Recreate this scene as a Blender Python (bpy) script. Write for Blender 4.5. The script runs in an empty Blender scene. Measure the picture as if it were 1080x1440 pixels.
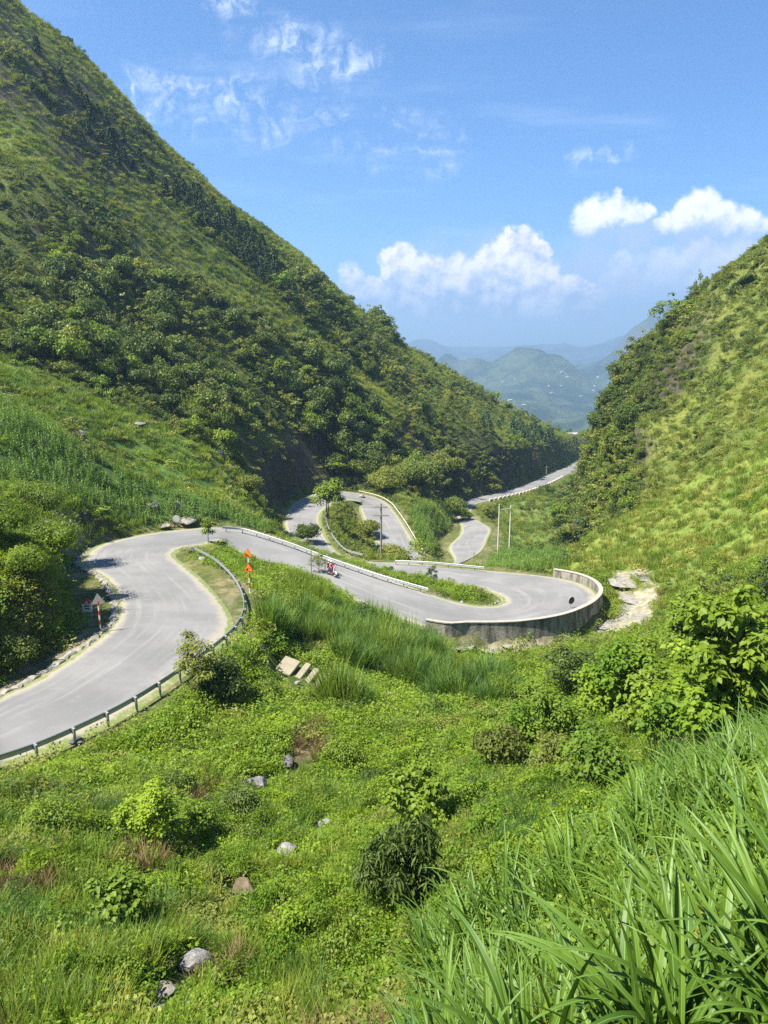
import bpy, math, random
import numpy as np
from math import radians as R, sin, cos, pi
from mathutils import Vector, Matrix
rng = np.random.default_rng(7); random.seed(7)
S = bpy.context.scene
COL = S.collection

# ------------------------------------------------------------------ camera
PITCH = R(13); F = 1040.0
cam = bpy.data.objects.new('camera', bpy.data.cameras.new('camera')); COL.objects.link(cam)
cam.data.sensor_fit = 'VERTICAL'; cam.data.sensor_height = 36; cam.data.sensor_width = 27; cam.data.lens = 26
cam.data.clip_start = 0.1; cam.data.clip_end = 60000
cam.location = (0, 0, 0); cam.rotation_euler = (R(90) - PITCH, 0, 0)
S.camera = cam

# ------------------------------------------------------------------ sun, sky, exposure
SUN_EL, SUN_AZ = R(58), R(-114)          # azimuth measured from +y towards +x: the sun stands left and slightly behind
sun = bpy.data.objects.new('sun', bpy.data.lights.new('sun', 'SUN')); COL.objects.link(sun)
sun.data.energy = 5.0; sun.data.angle = R(0.5); sun.data.color = (1.0, 0.94, 0.82)
to_sun = Vector((sin(SUN_AZ)*cos(SUN_EL), cos(SUN_AZ)*cos(SUN_EL), sin(SUN_EL)))
sun.rotation_euler = to_sun.to_track_quat('Z', 'Y').to_euler()
S.view_settings.view_transform = 'Standard'; S.view_settings.look = 'None'
S.view_settings.gamma = 1; S.view_settings.exposure = 1.45
S.cycles.use_denoising = False; S.cycles.use_adaptive_sampling = False
S.cycles.max_bounces = 6; S.cycles.diffuse_bounces = 3; S.cycles.transmission_bounces = 4
S.cycles.glossy_bounces = 2; S.cycles.transparent_max_bounces = 6; S.cycles.volume_bounces = 0
S.cycles.sample_clamp_indirect = 6; S.cycles.caustics_reflective = False; S.cycles.caustics_refractive = False

def ray(px, py):
    u = (px-540)/F; v = (720-py)/F
    return np.array([u, cos(PITCH)+v*sin(PITCH), -sin(PITCH)+v*cos(PITCH)])
def atz(px, py, z):
    r = ray(px, py); return r*(z/r[2])
def aty(px, py, y):
    r = ray(px, py); return r*(y/r[1])
def project(x, y, z):
    d = y*cos(PITCH) - z*sin(PITCH); w = y*sin(PITCH) + z*cos(PITCH)
    d = np.where(d > 0.01, d, 0.01)
    return 540+F*x/d, 720-F*w/d

class NT:                                  # small helper for writing node trees
    def __init__(s, tree): s.t = tree; s.n = tree.nodes; s.l = tree.links
    def node(s, typ, ins=None, **kw):
        n = s.n.new(typ)
        for k, v in kw.items(): setattr(n, k, v)
        for k, v in (ins or {}).items(): s.set(n.inputs[k], v)
        return n
    def set(s, sock, v):
        if isinstance(v, bpy.types.NodeSocket): s.l.new(v, sock)
        elif isinstance(v, bpy.types.Node): s.l.new(v.outputs[0], sock)
        else:
            if sock.type == 'RGBA' and len(v) == 3: v = (*v, 1)
            sock.default_value = v
    def m(s, op, a, b=0.0, c=0.0, clamp=False):
        n = s.n.new('ShaderNodeMath'); n.operation = op; n.use_clamp = clamp
        s.set(n.inputs[0], a); s.set(n.inputs[1], b); s.set(n.inputs[2], c); return n.outputs[0]
    def vm(s, op, a, b=(0, 0, 0), sc=None):
        n = s.n.new('ShaderNodeVectorMath'); n.operation = op
        s.set(n.inputs[0], a); s.set(n.inputs[1], b)
        if sc is not None: s.set(n.inputs['Scale'], sc)
        return n.outputs[1] if op in ('LENGTH', 'DISTANCE', 'DOT_PRODUCT') else n.outputs[0]
    def ss(s, x, lo, hi, t0=0.0, t1=1.0):
        n = s.n.new('ShaderNodeMapRange'); n.interpolation_type = 'SMOOTHSTEP'
        s.set(n.inputs[0], x); s.set(n.inputs[1], lo); s.set(n.inputs[2], hi); s.set(n.inputs[3], t0); s.set(n.inputs[4], t1)
        return n.outputs[0]
    def noise(s, vec, scale, detail=4.0, rough=0.55, dist=0.0, color=False):
        n = s.n.new('ShaderNodeTexNoise'); s.set(n.inputs['Vector'], vec); s.set(n.inputs['Scale'], scale)
        n.inputs['Detail'].default_value = detail; n.inputs['Roughness'].default_value = rough; n.inputs['Distortion'].default_value = dist
        return n.outputs['Color'] if color else n.outputs['Fac']
    def mix(s, f, a, b, blend='MIX'):
        n = s.n.new('ShaderNodeMix'); n.data_type = 'RGBA'; n.blend_type = blend
        s.set(n.inputs[0], f); s.set(n.inputs[6], a); s.set(n.inputs[7], b); return n.outputs[2]

def build_sky():
    w = bpy.data.worlds.new('World'); S.world = w; w.use_nodes = True
    k = NT(w.node_tree); k.n.clear()
    sky = k.node('ShaderNodeTexSky', sky_type='NISHITA', sun_disc=False, sun_elevation=SUN_EL, sun_rotation=SUN_AZ,
                 altitude=900, air_density=1.0, dust_density=0.6, ozone_density=2.5)
    g = k.node('ShaderNodeTexCoord').outputs['Generated']
    sep = k.node('ShaderNodeSeparateXYZ', {0: g})
    y = k.m('MAXIMUM', sep.outputs[1], 0.02)
    p = k.node('ShaderNodeCombineXYZ', {0: k.m('DIVIDE', sep.outputs[0], y), 1: k.m('DIVIDE', sep.outputs[2], y), 2: 0.0}).outputs[0]
    front = k.ss(sep.outputs[1], 0.05, 0.25)
    def uv(px, py):
        r = ray(px, py); return (float(r[0]/r[1]), float(r[2]/r[1]), 0)
    # cumulus: lobes of a cloud bank, ragged by billowing noise
    n1 = k.noise(p, 9.0, 6, 0.6, color=True); n2 = k.noise(p, 34.0, 5, 0.62, color=True)
    d1 = k.vm('SCALE', k.vm('SUBTRACT', n1, (.5, .5, .5)), sc=0.085)
    d2 = k.vm('SCALE', k.vm('SUBTRACT', n2, (.5, .5, .5)), sc=0.036)
    q = k.vm('MULTIPLY', k.vm('ADD', k.vm('ADD', p, d1), d2), (1, 1, 0))
    ls = (-0.55, 0.83)
    def field(lobes, q):
        f = None
        for (x, yy, r) in lobes:
            c = uv(x, yy); d = k.vm('DISTANCE', q, c); t = k.m('MULTIPLY_ADD', d, -F/r, 1.0)
            f = t if f is None else k.m('SMOOTH_MAX', f, t, 0.12)
        return f
    A = [(492, 398, 24), (520, 405, 26), (548, 378, 20), (572, 370, 26), (604, 388, 30), (640, 392, 34), (682, 385, 28), (716, 362, 34), (738, 342, 26),
         (762, 350, 16), (716, 338, 14), (757, 388, 34), (792, 406, 26), (700, 412, 50), (640, 424, 44), (580, 420, 44), (530, 428, 34), (760, 425, 40), (830, 420, 30), (815, 405, 22)]
    B = [(828, 318, 24), (852, 300, 26), (880, 306, 28), (905, 300, 14), (935, 318, 18), (962, 312, 26), (990, 298, 30), (1018, 306, 28), (1050, 314, 24), (1068, 318, 18)]
    fa, fb = field(A, q), field(B, q)
    ps = k.vm('ADD', q, (ls[0]*0.022, ls[1]*0.022, 0))
    fas = field(A[::2], ps)
    f = k.m('MAXIMUM', fa, fb)
    alpha = k.m('MAXIMUM', k.ss(fa, -0.03, 0.42), k.ss(fb, -0.03, 0.55))
    nb = k.noise(p, 22.0, 6, 0.6); nbs = k.noise(k.vm('ADD', p, (ls[0]*.012, ls[1]*.012, 0)), 22.0, 6, 0.6)
    relief = k.m('MULTIPLY', k.m('SUBTRACT', nb, nbs), 2.6)
    py = k.node('ShaderNodeSeparateXYZ', {0: p}).outputs[1]
    vbase = uv(700, 455)[1]; vtop = uv(700, 360)[1]
    hgt = k.ss(py, vbase, vtop)
    lit = k.m('ADD', k.m('ADD', k.m('MULTIPLY', hgt, 0.62), k.m('MULTIPLY', relief, 1.5)), k.m('MULTIPLY', k.m('SUBTRACT', fa, fas), 0.35), clamp=True)
    ccol = k.mix(lit, (0.36, 0.44, 0.62), (1.18, 1.07, 1.09))
    ccolb = k.mix(k.m('ADD', k.m('MULTIPLY', k.ss(py, uv(900, 335)[1], uv(900, 300)[1]), 0.7), k.m('ADD', relief, 0.25), clamp=True), (0.42, 0.52, 0.74), (1.08, 1.06, 1.07))
    ccol = k.mix(k.m('GREATER_THAN', fb, fa), ccol, ccolb)
    alpha = k.m('MULTIPLY', alpha, k.ss(py, uv(0, 462)[1], uv(0, 425)[1], 0.0, 0.96))
    C_ = [(845, 400, 30), (878, 382, 26), (905, 392, 32), (940, 384, 34), (975, 376, 32), (1010, 380, 36), (1045, 368, 32), (1075, 372, 30), (800, 420, 34), (930, 365, 18), (990, 352, 16)]
    fc = field(C_, q)
    # soft grey-blue veil around and below the cumulus
    V = [(640, 420, 170), (760, 400, 140), (900, 360, 130), (1000, 365, 140), (830, 400, 130), (1060, 390, 140)]
    q2 = k.vm('MULTIPLY', k.vm('ADD', p, k.vm('SCALE', d1, sc=1.4)), (1, 1.7, 0))
    fv = None
    for (x, yy, r) in V:
        c = uv(x, yy); t = k.m('MULTIPLY_ADD', k.vm('DISTANCE', q2, (c[0], c[1]*1.7, 0)), -F/r, 1.0)
        fv = t if fv is None else k.m('SMOOTH_MAX', fv, t, 0.2)
    veil = k.m('MULTIPLY', k.ss(fv, 0.0, 0.6), k.ss(k.noise(p, 13.0, 6, 0.62), 0.3, 0.68, 0.3, 1.0))
    # high thin cirrus in combed streaks
    W = [(205, 140, 55), (245, 132, 60), (290, 135, 65), (345, 150, 60), (390, 158, 40), (440, 152, 50), (490, 172, 55), (545, 190, 55), (600, 203, 48), (635, 208, 26), (445, 70, 42), (475, 78, 40), (400, 50, 36), (520, 82, 26), (330, 8, 36), (860, 222, 30), (820, 222, 28)]
    q3 = k.vm('ADD', p, k.vm('SCALE', d1, sc=0.8))
    fw = None
    for (x, yy, r) in W:
        c = uv(x, yy); st = 1.9 if x > 800 else 1.25
        t = k.m('MULTIPLY_ADD', k.vm('DISTANCE', k.vm('MULTIPLY', q3, (1, st, 0)), (c[0], c[1]*st, 0)), -F/(r*1.35), 1.0)
        fw = t if fw is None else k.m('SMOOTH_MAX', fw, t, 0.2)
    rot = k.node('ShaderNodeMapping', {'Vector': k.vm('ADD', p, k.vm('SCALE', d1, sc=0.9)), 'Rotation': (0, 0, R(-24)), 'Scale': (1.0, 0.62, 1)}).outputs[0]
    st1 = k.noise(rot, 60.0, 6, 0.6, 0.6); st2 = k.noise(k.node('ShaderNodeMapping', {'Vector': k.vm('ADD', p, k.vm('SCALE', d1, sc=0.5)), 'Rotation': (0, 0, R(17)), 'Scale': (.42, 1.5, 1)}).outputs[0], 13.0, 6, 0.62)
    cir = k.m('MULTIPLY', k.ss(fw, 0.0, 0.7), k.m('MULTIPLY', k.ss(st1, 0.34, 0.74), k.ss(st2, 0.38, 0.66)))
    hz = k.m('MULTIPLY', k.ss(k.noise(k.vm('MULTIPLY', p, (1, 6, 0)), 3.5, 5, 0.55), 0.5, 0.8), k.m('MULTIPLY', k.ss(py, 0.02, 0.12), k.ss(py, 0.5, 0.2)))
    base = k.vm('MULTIPLY', sky.outputs[0], (0.51, 0.82, 1.13))
    sc = 9.0                                             # the Background strength below brings the cloud radiance back to its value
    def up(c, f=1.0): return k.vm('SCALE', c, sc=sc*f)
    col = k.mix(k.m('MULTIPLY', hz, 0.25), base, up(k.node('ShaderNodeRGB').outputs[0]))
    k.n[-1].bl_idname
    for n in k.n:
        if n.bl_idname == 'ShaderNodeRGB': n.outputs[0].default_value = (0.62, 0.76, 0.95, 1)
    rgb2 = k.node('ShaderNodeRGB'); rgb2.outputs[0].default_value = (0.46, 0.56, 0.76, 1)
    rgb3 = k.node('ShaderNodeRGB'); rgb3.outputs[0].default_value = (0.80, 0.90, 1.0, 1)
    col = k.mix(k.m('MULTIPLY', cir, k.m('MULTIPLY', front, 0.95)), col, up(rgb3.outputs[0], .85))
    col = k.mix(k.m('MULTIPLY', veil, k.m('MULTIPLY', front, 0.95)), col, up(rgb2.outputs[0], .9))
    ac = k.m('MULTIPLY', k.m('MULTIPLY', k.ss(fc, -0.05, 0.5), k.ss(py, uv(0, 440)[1], uv(0, 395)[1], 0.0, 0.6)), front)
    cc = k.mix(k.m('ADD', k.m('MULTIPLY', k.ss(py, uv(0, 425)[1], uv(0, 365)[1]), .6), relief, clamp=True), (0.50, 0.57, 0.74), (1.0, 0.94, 0.97))
    col = k.mix(ac, col, up(cc, .95))
    col = k.mix(k.m('MULTIPLY', alpha, front), col, up(ccol, .95))
    bg = k.node('ShaderNodeBackground', {0: col, 1: 0.0625})
    k.node('ShaderNodeOutputWorld', {0: bg})
build_sky(); S.world.cycles.sampling_method = 'MANUAL'; S.world.cycles.sample_map_resolution = 256

# ------------------------------------------------------------------ road survey: both edges and height of the carriageway, from the near bend to the far valley
ROAD = [(-150,1062,-105,1130,-18.0),(0,985,20,1066,-18.4),(60,955,100,1033,-18.6),(120,915,175,997,-18.8),(160,884,250,944,-19.1),(172,860,300,905,-19.4),
(168,836,318,875,-19.8),(152,812,305,845,-20.1),(130,799,275,813,-20.5),(122,787,250,792,-20.9),(140,769,238,779,-21.4),(175,758,256,769,-21.8),
(215,750,280,766,-22.2),(262,745,None,6.8,-22.7),(310,742,None,6.8,-23.2),(360,750,None,6.8,-23.8),(405,764,None,6.8,-24.4),(450,782,None,7,-25.0),(500,798,None,7.2,-25.6),
(550,816,None,7.2,-26.1),(600,835,600,882,-26.7),(650,850,655,885,-27.2),(690,854,722,884,-27.6),(712,848,790,872,-27.9),(710,840,829,853,-28.2),
(695,833,835,835,-28.5),(670,827,812,820,-28.8),(640,822,770,811,-29.1),(600,818,700,804,-29.5),(560,812,630,798,-30.0),(505,808,570,792,-30.7),
(452,795,508,789,-31.4),(417,769,470,775,-32.3),(404,746,450,745,-33.2),(404,725,448,723,-34.2),(418,706,466,708,-35.2),(455,692,486,703,-36.0),
(500,693,507,705,-36.7),(538,704,507,713,-37.6),(556,723,514,732,-38.8),(573,750,527,754,-40.0),(596,788,550,794,-41.2),(628,798,606,816,-42.2),
(672,778,640,790,-43.4),(684,757,632,770,-44.6),(688,743,648,752,-45.6),(672,733,650,739,-46.8),(662,722,643,725,-48.0),(668,709,640,712,-49.2),
(695,702,665,701,-50.5),(735,692,715,689.5,-52.2),(770,680,755,675,-54.6),(795,667.5,782,663,-58),(815,657,806,653,-62),(830,648,822,645,-67),(855,643,848,640,-71)]
def road_edges():
    A = []; B = []
    for r in ROAD: A.append(atz(r[0], r[1], r[4]))
    for i, r in enumerate(ROAD):
        if r[2] is None:
            t = A[i+1]-A[i-1]; n = np.array([t[1], -t[0], 0]); n /= np.linalg.norm(n)
            B.append(A[i]+n*r[3])
        else: B.append(atz(r[2], r[3], r[4]))
    A, B = np.array(A), np.array(B)
    # the carriageway that runs on out of the frame, at both ends
    A = np.vstack([A[0]+[-9, -22, 3.0], A, A[-1]+[50, 60, -8], A[-1]+[120, 150, -20]]); B = np.vstack([B[0]+[-7, -23, 3.0], B, B[-1]+[50, 60, -8], B[-1]+[120, 150, -20]])
    return A, B
def catmull(P, n):
    P = np.vstack([2*P[0]-P[1], P, 2*P[-1]-P[-2]]); out = []
    for i in range(1, len(P)-2):
        for t in np.linspace(0, 1, n, endpoint=False):
            out.append(0.5*((2*P[i])+(-P[i-1]+P[i+1])*t+(2*P[i-1]-5*P[i]+4*P[i+1]-P[i+2])*t*t+(-P[i-1]+3*P[i]-3*P[i+1]+P[i+2])*t**3))
    out.append(P[-2]); return np.array(out)
RA, RB = road_edges()
RA, RB = catmull(RA, 8), catmull(RB, 8)
def smooth(P, it):
    for _ in range(it): P[1:-1] = 0.25*P[:-2]+0.5*P[1:-1]+0.25*P[2:]
    return P
zc = smooth(((RA+RB)/2)[:, 2].copy(), 40); RA[:, 2] = zc; RB[:, 2] = zc
RA, RB = smooth(RA, 2), smooth(RB, 2)
RC = (RA+RB)/2; RW = np.linalg.norm(RA-RB, axis=1)/2
def pidx(i): return (i+1)*8                      # index in the smoothed line of survey point i

# ------------------------------------------------------------------ terrain: heights surveyed at points, joined by a smooth surface
CP = []
for a in [ # px, py, forward distance
 (275,1345,13.5),(0,1440,11),(0,1250,17),(0,1120,25),(200,1300,15),(200,1150,23.5),(200,1035,33),(330,965,42),(400,1100,29),(400,1250,19),(400,1400,12.5),
 (550,1250,17),(550,1100,29),(550,1000,41),(460,950,48),(420,870,60),(420,820,70),(600,930,57),(600,905,65),(640,908,66.3),(700,903,67.2),(773,893,69.8),(820,882,73.3),(862,850,79.5),(882,825,86),(878,806,91),(840,794,97),(900,900,63),(800,1000,38),(700,1100,26),
 (700,950,52),(1000,900,42),(1050,1050,20),(900,1150,14),(1000,980,30),
 (950,840,78),(1080,800,66),(1080,700,95),(1080,620,115),(1080,500,148),(1080,400,172),(1080,330,190),(1000,398,195),(1180,300,190),(1300,230,190),(1250,600,100),
 (950,780,98),(950,700,125),(950,600,155),(950,500,180),(940,445,196),(880,785,108),(880,700,148),(880,600,180),(884,505,198),(860,560,200),(856,620,196),(835,790,106),(850,740,125),(852,690,160),
 (0,850,42),(0,750,50),(80,790,57),(0,690,60),(100,745,72),(200,735,88),(0,600,85),(150,650,95),(300,700,98),(0,500,120),(150,570,122),(300,640,122),(362,692,137),(388,742,122),(336,672,132),
 (-150,700,50),(-150,500,100),(-200,900,30),
 (0,400,150),(0,250,175),(0,100,200),(30,0,232),(150,500,150),(150,400,175),(150,250,205),(130,95,252),(75,40,240),(200,180,262),(300,550,165),(300,400,205),(300,265,272),(250,222,266),(350,305,280),
 (400,650,166),(400,500,198),(400,345,290),(340,600,150),(480,680,187),(480,600,196),(480,500,228),(480,415,312),(440,378,300),(560,690,178),(600,695,200),(560,600,216),(560,540,246),(560,480,340),(520,450,325),
 (640,688,240),(640,600,262),(640,530,380),(600,505,360),(690,640,268),(720,655,280),(720,585,400),(680,558,390),(770,650,335),(770,617,440),(830,622,520),(800,612,540),(745,602,420),
 (-150,300,175),(-200,0,200),(-100,-80,215),(-350,200,150),(-350,500,90),
 (690,782,137),(640,760,150),(760,785,128),(820,780,122),(760,740,180),(800,745,165),(720,730,190),(760,700,232),(815,705,215),(840,670,300),(790,690,262),(780,668,320),(590,700,205),(560,790,122),(520,740,152)]:
    CP.append(aty(*a))
W_ = [(0,0,-1.9),(0,-8,-0.5),(-12,-8,-6),(12,-5,0.5),(3,3,-3.3),(-3,4,-6.6),(6,6,-3.8),(2,7,-8.3),(10,11,-6.2),(20,20,-8),(-8,5,-11),(-18,5,-14),(-30,10,-14),(-45,20,-10),(-60,35,-2),(-40,0,-8),(35,30,-9),(30,10,-3),(50,50,-12),(70,70,-10),(60,20,5),
 (-70,60,0),(-100,80,12),(-120,-40,10),(0,-60,20),(120,-40,40),(120,60,35),(200,150,60),(200,0,70),(-200,100,70),(-250,200,110),(-250,0,60),(-300,300,120),
 (42,212,-62),(40,180,-52),(48,160,-46),(38,140,-41),(52,205,-58),(75,240,-62),(95,290,-75),(110,240,-45),(130,340,-92),(170,420,-110),(150,240,-20),(220,260,0),(300,300,20),(170,210,25),(260,350,-60),
 (57,192,-42),(55,175,-43),
 (-160,330,70),(-220,320,90),(-120,370,40),(-60,400,5),(-10,440,-25),(50,480,-50),(100,540,-75),(0,560,-90),(-150,500,-60),(-300,500,-60),(150,620,-110),(250,600,-140),(300,480,-110),(-300,650,-150),(0,680,-150),(300,700,-160),(400,500,-60),(400,200,80),(400,700,-160),(-400,700,-150),(-400,300,80)]
CP += [np.array(p, float) for p in W_]
for i in range(4, len(RC), 6): CP.append(RC[i])
CP = np.array(CP, float)
keep = [0]
for i in range(1, len(CP)):
    if np.min(np.hypot(*(CP[keep, :2]-CP[i, :2]).T)) > 0.9: keep.append(i)
CP = CP[keep]
def rbf_fit(P):
    n = len(P); X = P[:, :2]/100; r = np.sqrt(((X[:, None]-X[None])**2).sum(-1)+0.0006)
    M = np.zeros((n+3, n+3)); M[:n, :n] = r; M[:n, n] = 1; M[:n, n+1:] = X; M[n, :n] = 1; M[n+1:, :n] = X.T
    M[:n, :n] -= np.eye(n)*0.0005
    return X, np.linalg.solve(M, np.concatenate([P[:, 2], [0, 0, 0]]))
RX, RWt = rbf_fit(CP)
def rbf(x, y):
    q = np.stack([x.ravel(), y.ravel()], 1)/100; out = np.empty(len(q))
    for i in range(0, len(q), 20000):
        c = q[i:i+20000]; r = np.sqrt(((c[:, None]-RX[None])**2).sum(-1)+0.0006)
        out[i:i+20000] = r@RWt[:-3]+RWt[-3]+c@RWt[-2:]
    return out.reshape(x.shape)
_perm = np.random.default_rng(3).random((256, 256))
def vnoise(x, y, s):
    x = np.asarray(x)/s; y = np.asarray(y)/s; xi = np.floor(x).astype(int); yi = np.floor(y).astype(int); fx = x-xi; fy = y-yi
    fx = fx*fx*(3-2*fx); fy = fy*fy*(3-2*fy); P = lambda a, b: _perm[a & 255, b & 255]
    return (P(xi, yi)*(1-fx)+P(xi+1, yi)*fx)*(1-fy)+(P(xi, yi+1)*(1-fx)+P(xi+1, yi+1)*fx)*fy
def fbm(x, y, s, o=4):
    t = 0; a = .5
    for i in range(o): t = t+a*(vnoise(x+31*i, y+17*i, s/2**i)-.5); a *= .5
    return t*2
def sstep(x, a, b):
    t = np.clip((x-a)/(b-a), 0, 1); return t*t*(3-2*t)
def spaced(lo, hi, f0, f1, fine, coarse):
    out = [f0]; v = f0
    while v < f1: v += fine; out.append(v)
    s = fine
    while v < hi: s = min(s*1.05, coarse); v += s; out.append(v)
    v = f0; s = fine; pre = []
    while v > lo: s = min(s*1.05, coarse); v -= s; pre.append(v)
    return np.array(pre[::-1]+out)
GX = spaced(-420, 420, -45, 45, 0.8, 4.5); GY = spaced(-60, 700, -4, 125, 0.8, 4.0)
XX, YY = np.meshgrid(GX, GY, indexing='ij')
def road_near(x, y):                        # distance beyond the carriageway edge, and its height there
    sh = np.asarray(x).shape; x = np.ravel(x); y = np.ravel(y)
    best = np.full(len(x), 1e9); z = np.zeros(len(x)); idx = np.zeros(len(x), int)
    for s in range(len(RC)-1):
        a = RC[s, :2]; b = RC[s+1, :2]; ab = b-a; t = np.clip(((x-a[0])*ab[0]+(y-a[1])*ab[1])/(ab@ab+1e-9), 0, 1)
        d = np.hypot(x-a[0]-ab[0]*t, y-a[1]-ab[1]*t)-(RW[s]*(1-t)+RW[s+1]*t)
        k = d < best; best = np.where(k, d, best); z = np.where(k, RC[s, 2]*(1-t)+RC[s+1, 2]*t, z); idx = np.where(k, s, idx)
    return best.reshape(sh), z.reshape(sh), idx.reshape(sh)
RD, RZ, RI = road_near(XX, YY)
_q = RD < 9; _P = np.concatenate([RA*(1-f)+RB*f for f in (0, .17, .33, .5, .67, .83, 1)])
_x, _y = XX[_q], YY[_q]; _z = np.empty(len(_x))
for _i in range(0, len(_x), 4000):
    _w = 1/(((_x[_i:_i+4000, None]-_P[None, :, 0])**2+(_y[_i:_i+4000, None]-_P[None, :, 1])**2)+.02)**2.5; _z[_i:_i+4000] = (_w*_P[None, :, 2]).sum(1)/_w.sum(1)
RZ[_q] = _z
H0 = rbf(XX, YY)
dist = np.hypot(XX, YY)
amp = np.clip((dist-70)/80, 0.1, 1)*3.2*sstep(RD, 2, 18)
H0 = H0+fbm(XX, YY, 26, 5)*amp+fbm(XX+90, YY, 4, 3)*0.35*sstep(RD, 1, 5)*np.clip(dist/25, .25, 1)
bank = np.where(YY < 100, 3.0, 6.0)
wallzone = (RI >= pidx(20)) & (RI <= pidx(27)) & ((XX-14)**2+(YY-80)**2 > 6**2)
wq = 1-sstep(RD, np.where(wallzone, 0.6, 1.3), np.where(wallzone, 1.5, bank))
H0 += (fbm(XX+30, YY, 5, 3)*.9+fbm(XX, YY+50, 1.8, 2)*.35)*sstep(RD, 1.5, 5)*(dist < 110)*np.clip(dist/20, .2, 1)
H0 -= 0.8*wallzone*(1-sstep(RD, 3, 8))
HH = H0*(1-wq)+(RZ-0.12)*wq
def height(x, y):
    x = np.asarray(x, float); y = np.asarray(y, float)
    i = np.clip(np.searchsorted(GX, x)-1, 0, len(GX)-2); j = np.clip(np.searchsorted(GY, y)-1, 0, len(GY)-2)
    fx = (x-GX[i])/(GX[i+1]-GX[i]); fy = (y-GY[j])/(GY[j+1]-GY[j])
    return (HH[i, j]*(1-fx)+HH[i+1, j]*fx)*(1-fy)+(HH[i, j+1]*(1-fx)+HH[i+1, j+1]*fx)*fy
def hz(x, y): return float(height(x, y))
def hit(px, py, y0=2.0, y1=690.0):           # where the sight line through a picture point meets the ground
    r = ray(px, py); t = np.geomspace(y0, y1, 4000)/r[1]
    P = r[None]*t[:, None]; b = P[:, 2] < height(P[:, 0], P[:, 1])
    if not b.any(): return None
    i = int(np.argmax(b)); p = P[i].copy(); p[2] = hz(p[0], p[1]); return p

# ------------------------------------------------------------------ mesh helpers
def mesh(name, V, Fc, mats=(), face_attr=None, mat_idx=None, smooth_=False, uv=None):
    me = bpy.data.meshes.new(name); V = np.asarray(V, np.float32)
    if isinstance(Fc, np.ndarray):
        n, kk = Fc.shape; me.vertices.add(len(V)); me.vertices.foreach_set('co', V.ravel())
        me.loops.add(n*kk); me.loops.foreach_set('vertex_index', Fc.astype(np.int32).ravel())
        me.polygons.add(n); me.polygons.foreach_set('loop_start', np.arange(0, n*kk, kk, dtype=np.int32))
        me.update(calc_edges=True); me.validate()
    else: me.from_pydata(V.tolist(), [], Fc); me.update()
    for m in mats: me.materials.append(m)
    if mat_idx is not None: me.polygons.foreach_set('material_index', np.asarray(mat_idx, np.int32))
    for k_, v in (face_attr or {}).items():
        a = me.attributes.new(k_, 'FLOAT', 'FACE'); a.data.foreach_set('value', np.asarray(v, np.float32))
    if smooth_: me.polygons.foreach_set('use_smooth', np.ones(len(me.polygons), bool))
    return me
def obj(name, me, parent=None, loc=None, label=None, cat=None, group=None, kind=None):
    o = bpy.data.objects.new(name, me); COL.objects.link(o)
    if parent: o.parent = parent
    if loc is not None: o.location = [float(c) for c in loc]
    if label: o['label'] = label
    if cat: o['category'] = cat
    if group: o['group'] = group
    if kind: o['kind'] = kind
    return o
def mat(name): 
    m = bpy.data.materials.new(name); m.use_nodes = True; m.node_tree.nodes.clear(); return m, NT(m.node_tree)
def plain(name, col, rough=0.7, metal=0.0, var=0.25, scale=6.0, bump=0.0):
    m, k = mat(name); p = k.node('ShaderNodeTexCoord').outputs['Object']
    n = k.noise(p, scale, 5, 0.6)
    c = k.mix(n, tuple(v*(1-var) for v in col), tuple(min(1, v*(1+var)) for v in col))
    b = k.node('ShaderNodeBsdfPrincipled', {'Base Color': c, 'Roughness': rough, 'Metallic': metal})
    if bump: k.set(b.inputs['Normal'], k.node('ShaderNodeBump', {'Height': k.noise(p, scale*3, 4), 'Strength': bump, 'Distance': 0.1}).outputs[0])
    k.node('ShaderNodeOutputMaterial', {0: b}); return m

# ------------------------------------------------------------------ shelves: level strips the rails and walls stand on
def zline(pts, dz=0.0): return np.array([atz(a, b, c+dz) for a, b, c in pts])
RAIL1 = zline([(-150,1135,-18.0),(0,1070,-18.4),(100,1024,-18.6),(180,984,-18.8),(250,942,-19.1),(308,903,-19.5),(335,878,-19.9),(343,852,-20.3),(332,824,-20.8),(305,797,-21.4),(272,775,-21.9)], .72)
RAIL2 = zline([(312,740,-23.2),(345,743,-23.6),(400,760,-24.4),(450,778,-25.0),(500,796,-25.6),(550,813,-26.2),(604,829,-26.8)], .72)
RAIL3 = zline([(452,738,-33.3),(458,750,-33.0),(472,768,-32.4),(495,783,-31.7),(536,789,-31.2)], .72)
RAIL4 = zline([(556,787,-30.6),(600,790,-30.3),(640,793,-29.9),(683,797,-29.5)], .72)
RAIL5 = zline([(507,696,-36.6),(527,704,-37.4),(546,719,-38.6),(563,744,-39.6),(578,768,-40.5),(594,788,-41.2)], .5)
_ax = RB-RA; _ax = _ax/np.linalg.norm(_ax[:, :2], axis=1)[:, None]; _ax[:, 2] = 0
RAIL3 = (RB+_ax*1.5)[pidx(31)+2:pidx(34)+2:5][::-1]+[0, 0, .72]; RAIL5 = (RA-_ax*.85)[pidx(37)+1:pidx(41)+3:5]+[0, 0, .5]
SHELVES = [(RAIL1, .72, .7, 2.2), (RAIL2, .72, .5, 1.6), (RAIL3, .72, .6, 2.0), (RAIL4, .72, .5, 2.0), (RAIL5, .5, .6, 2.0)]
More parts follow.
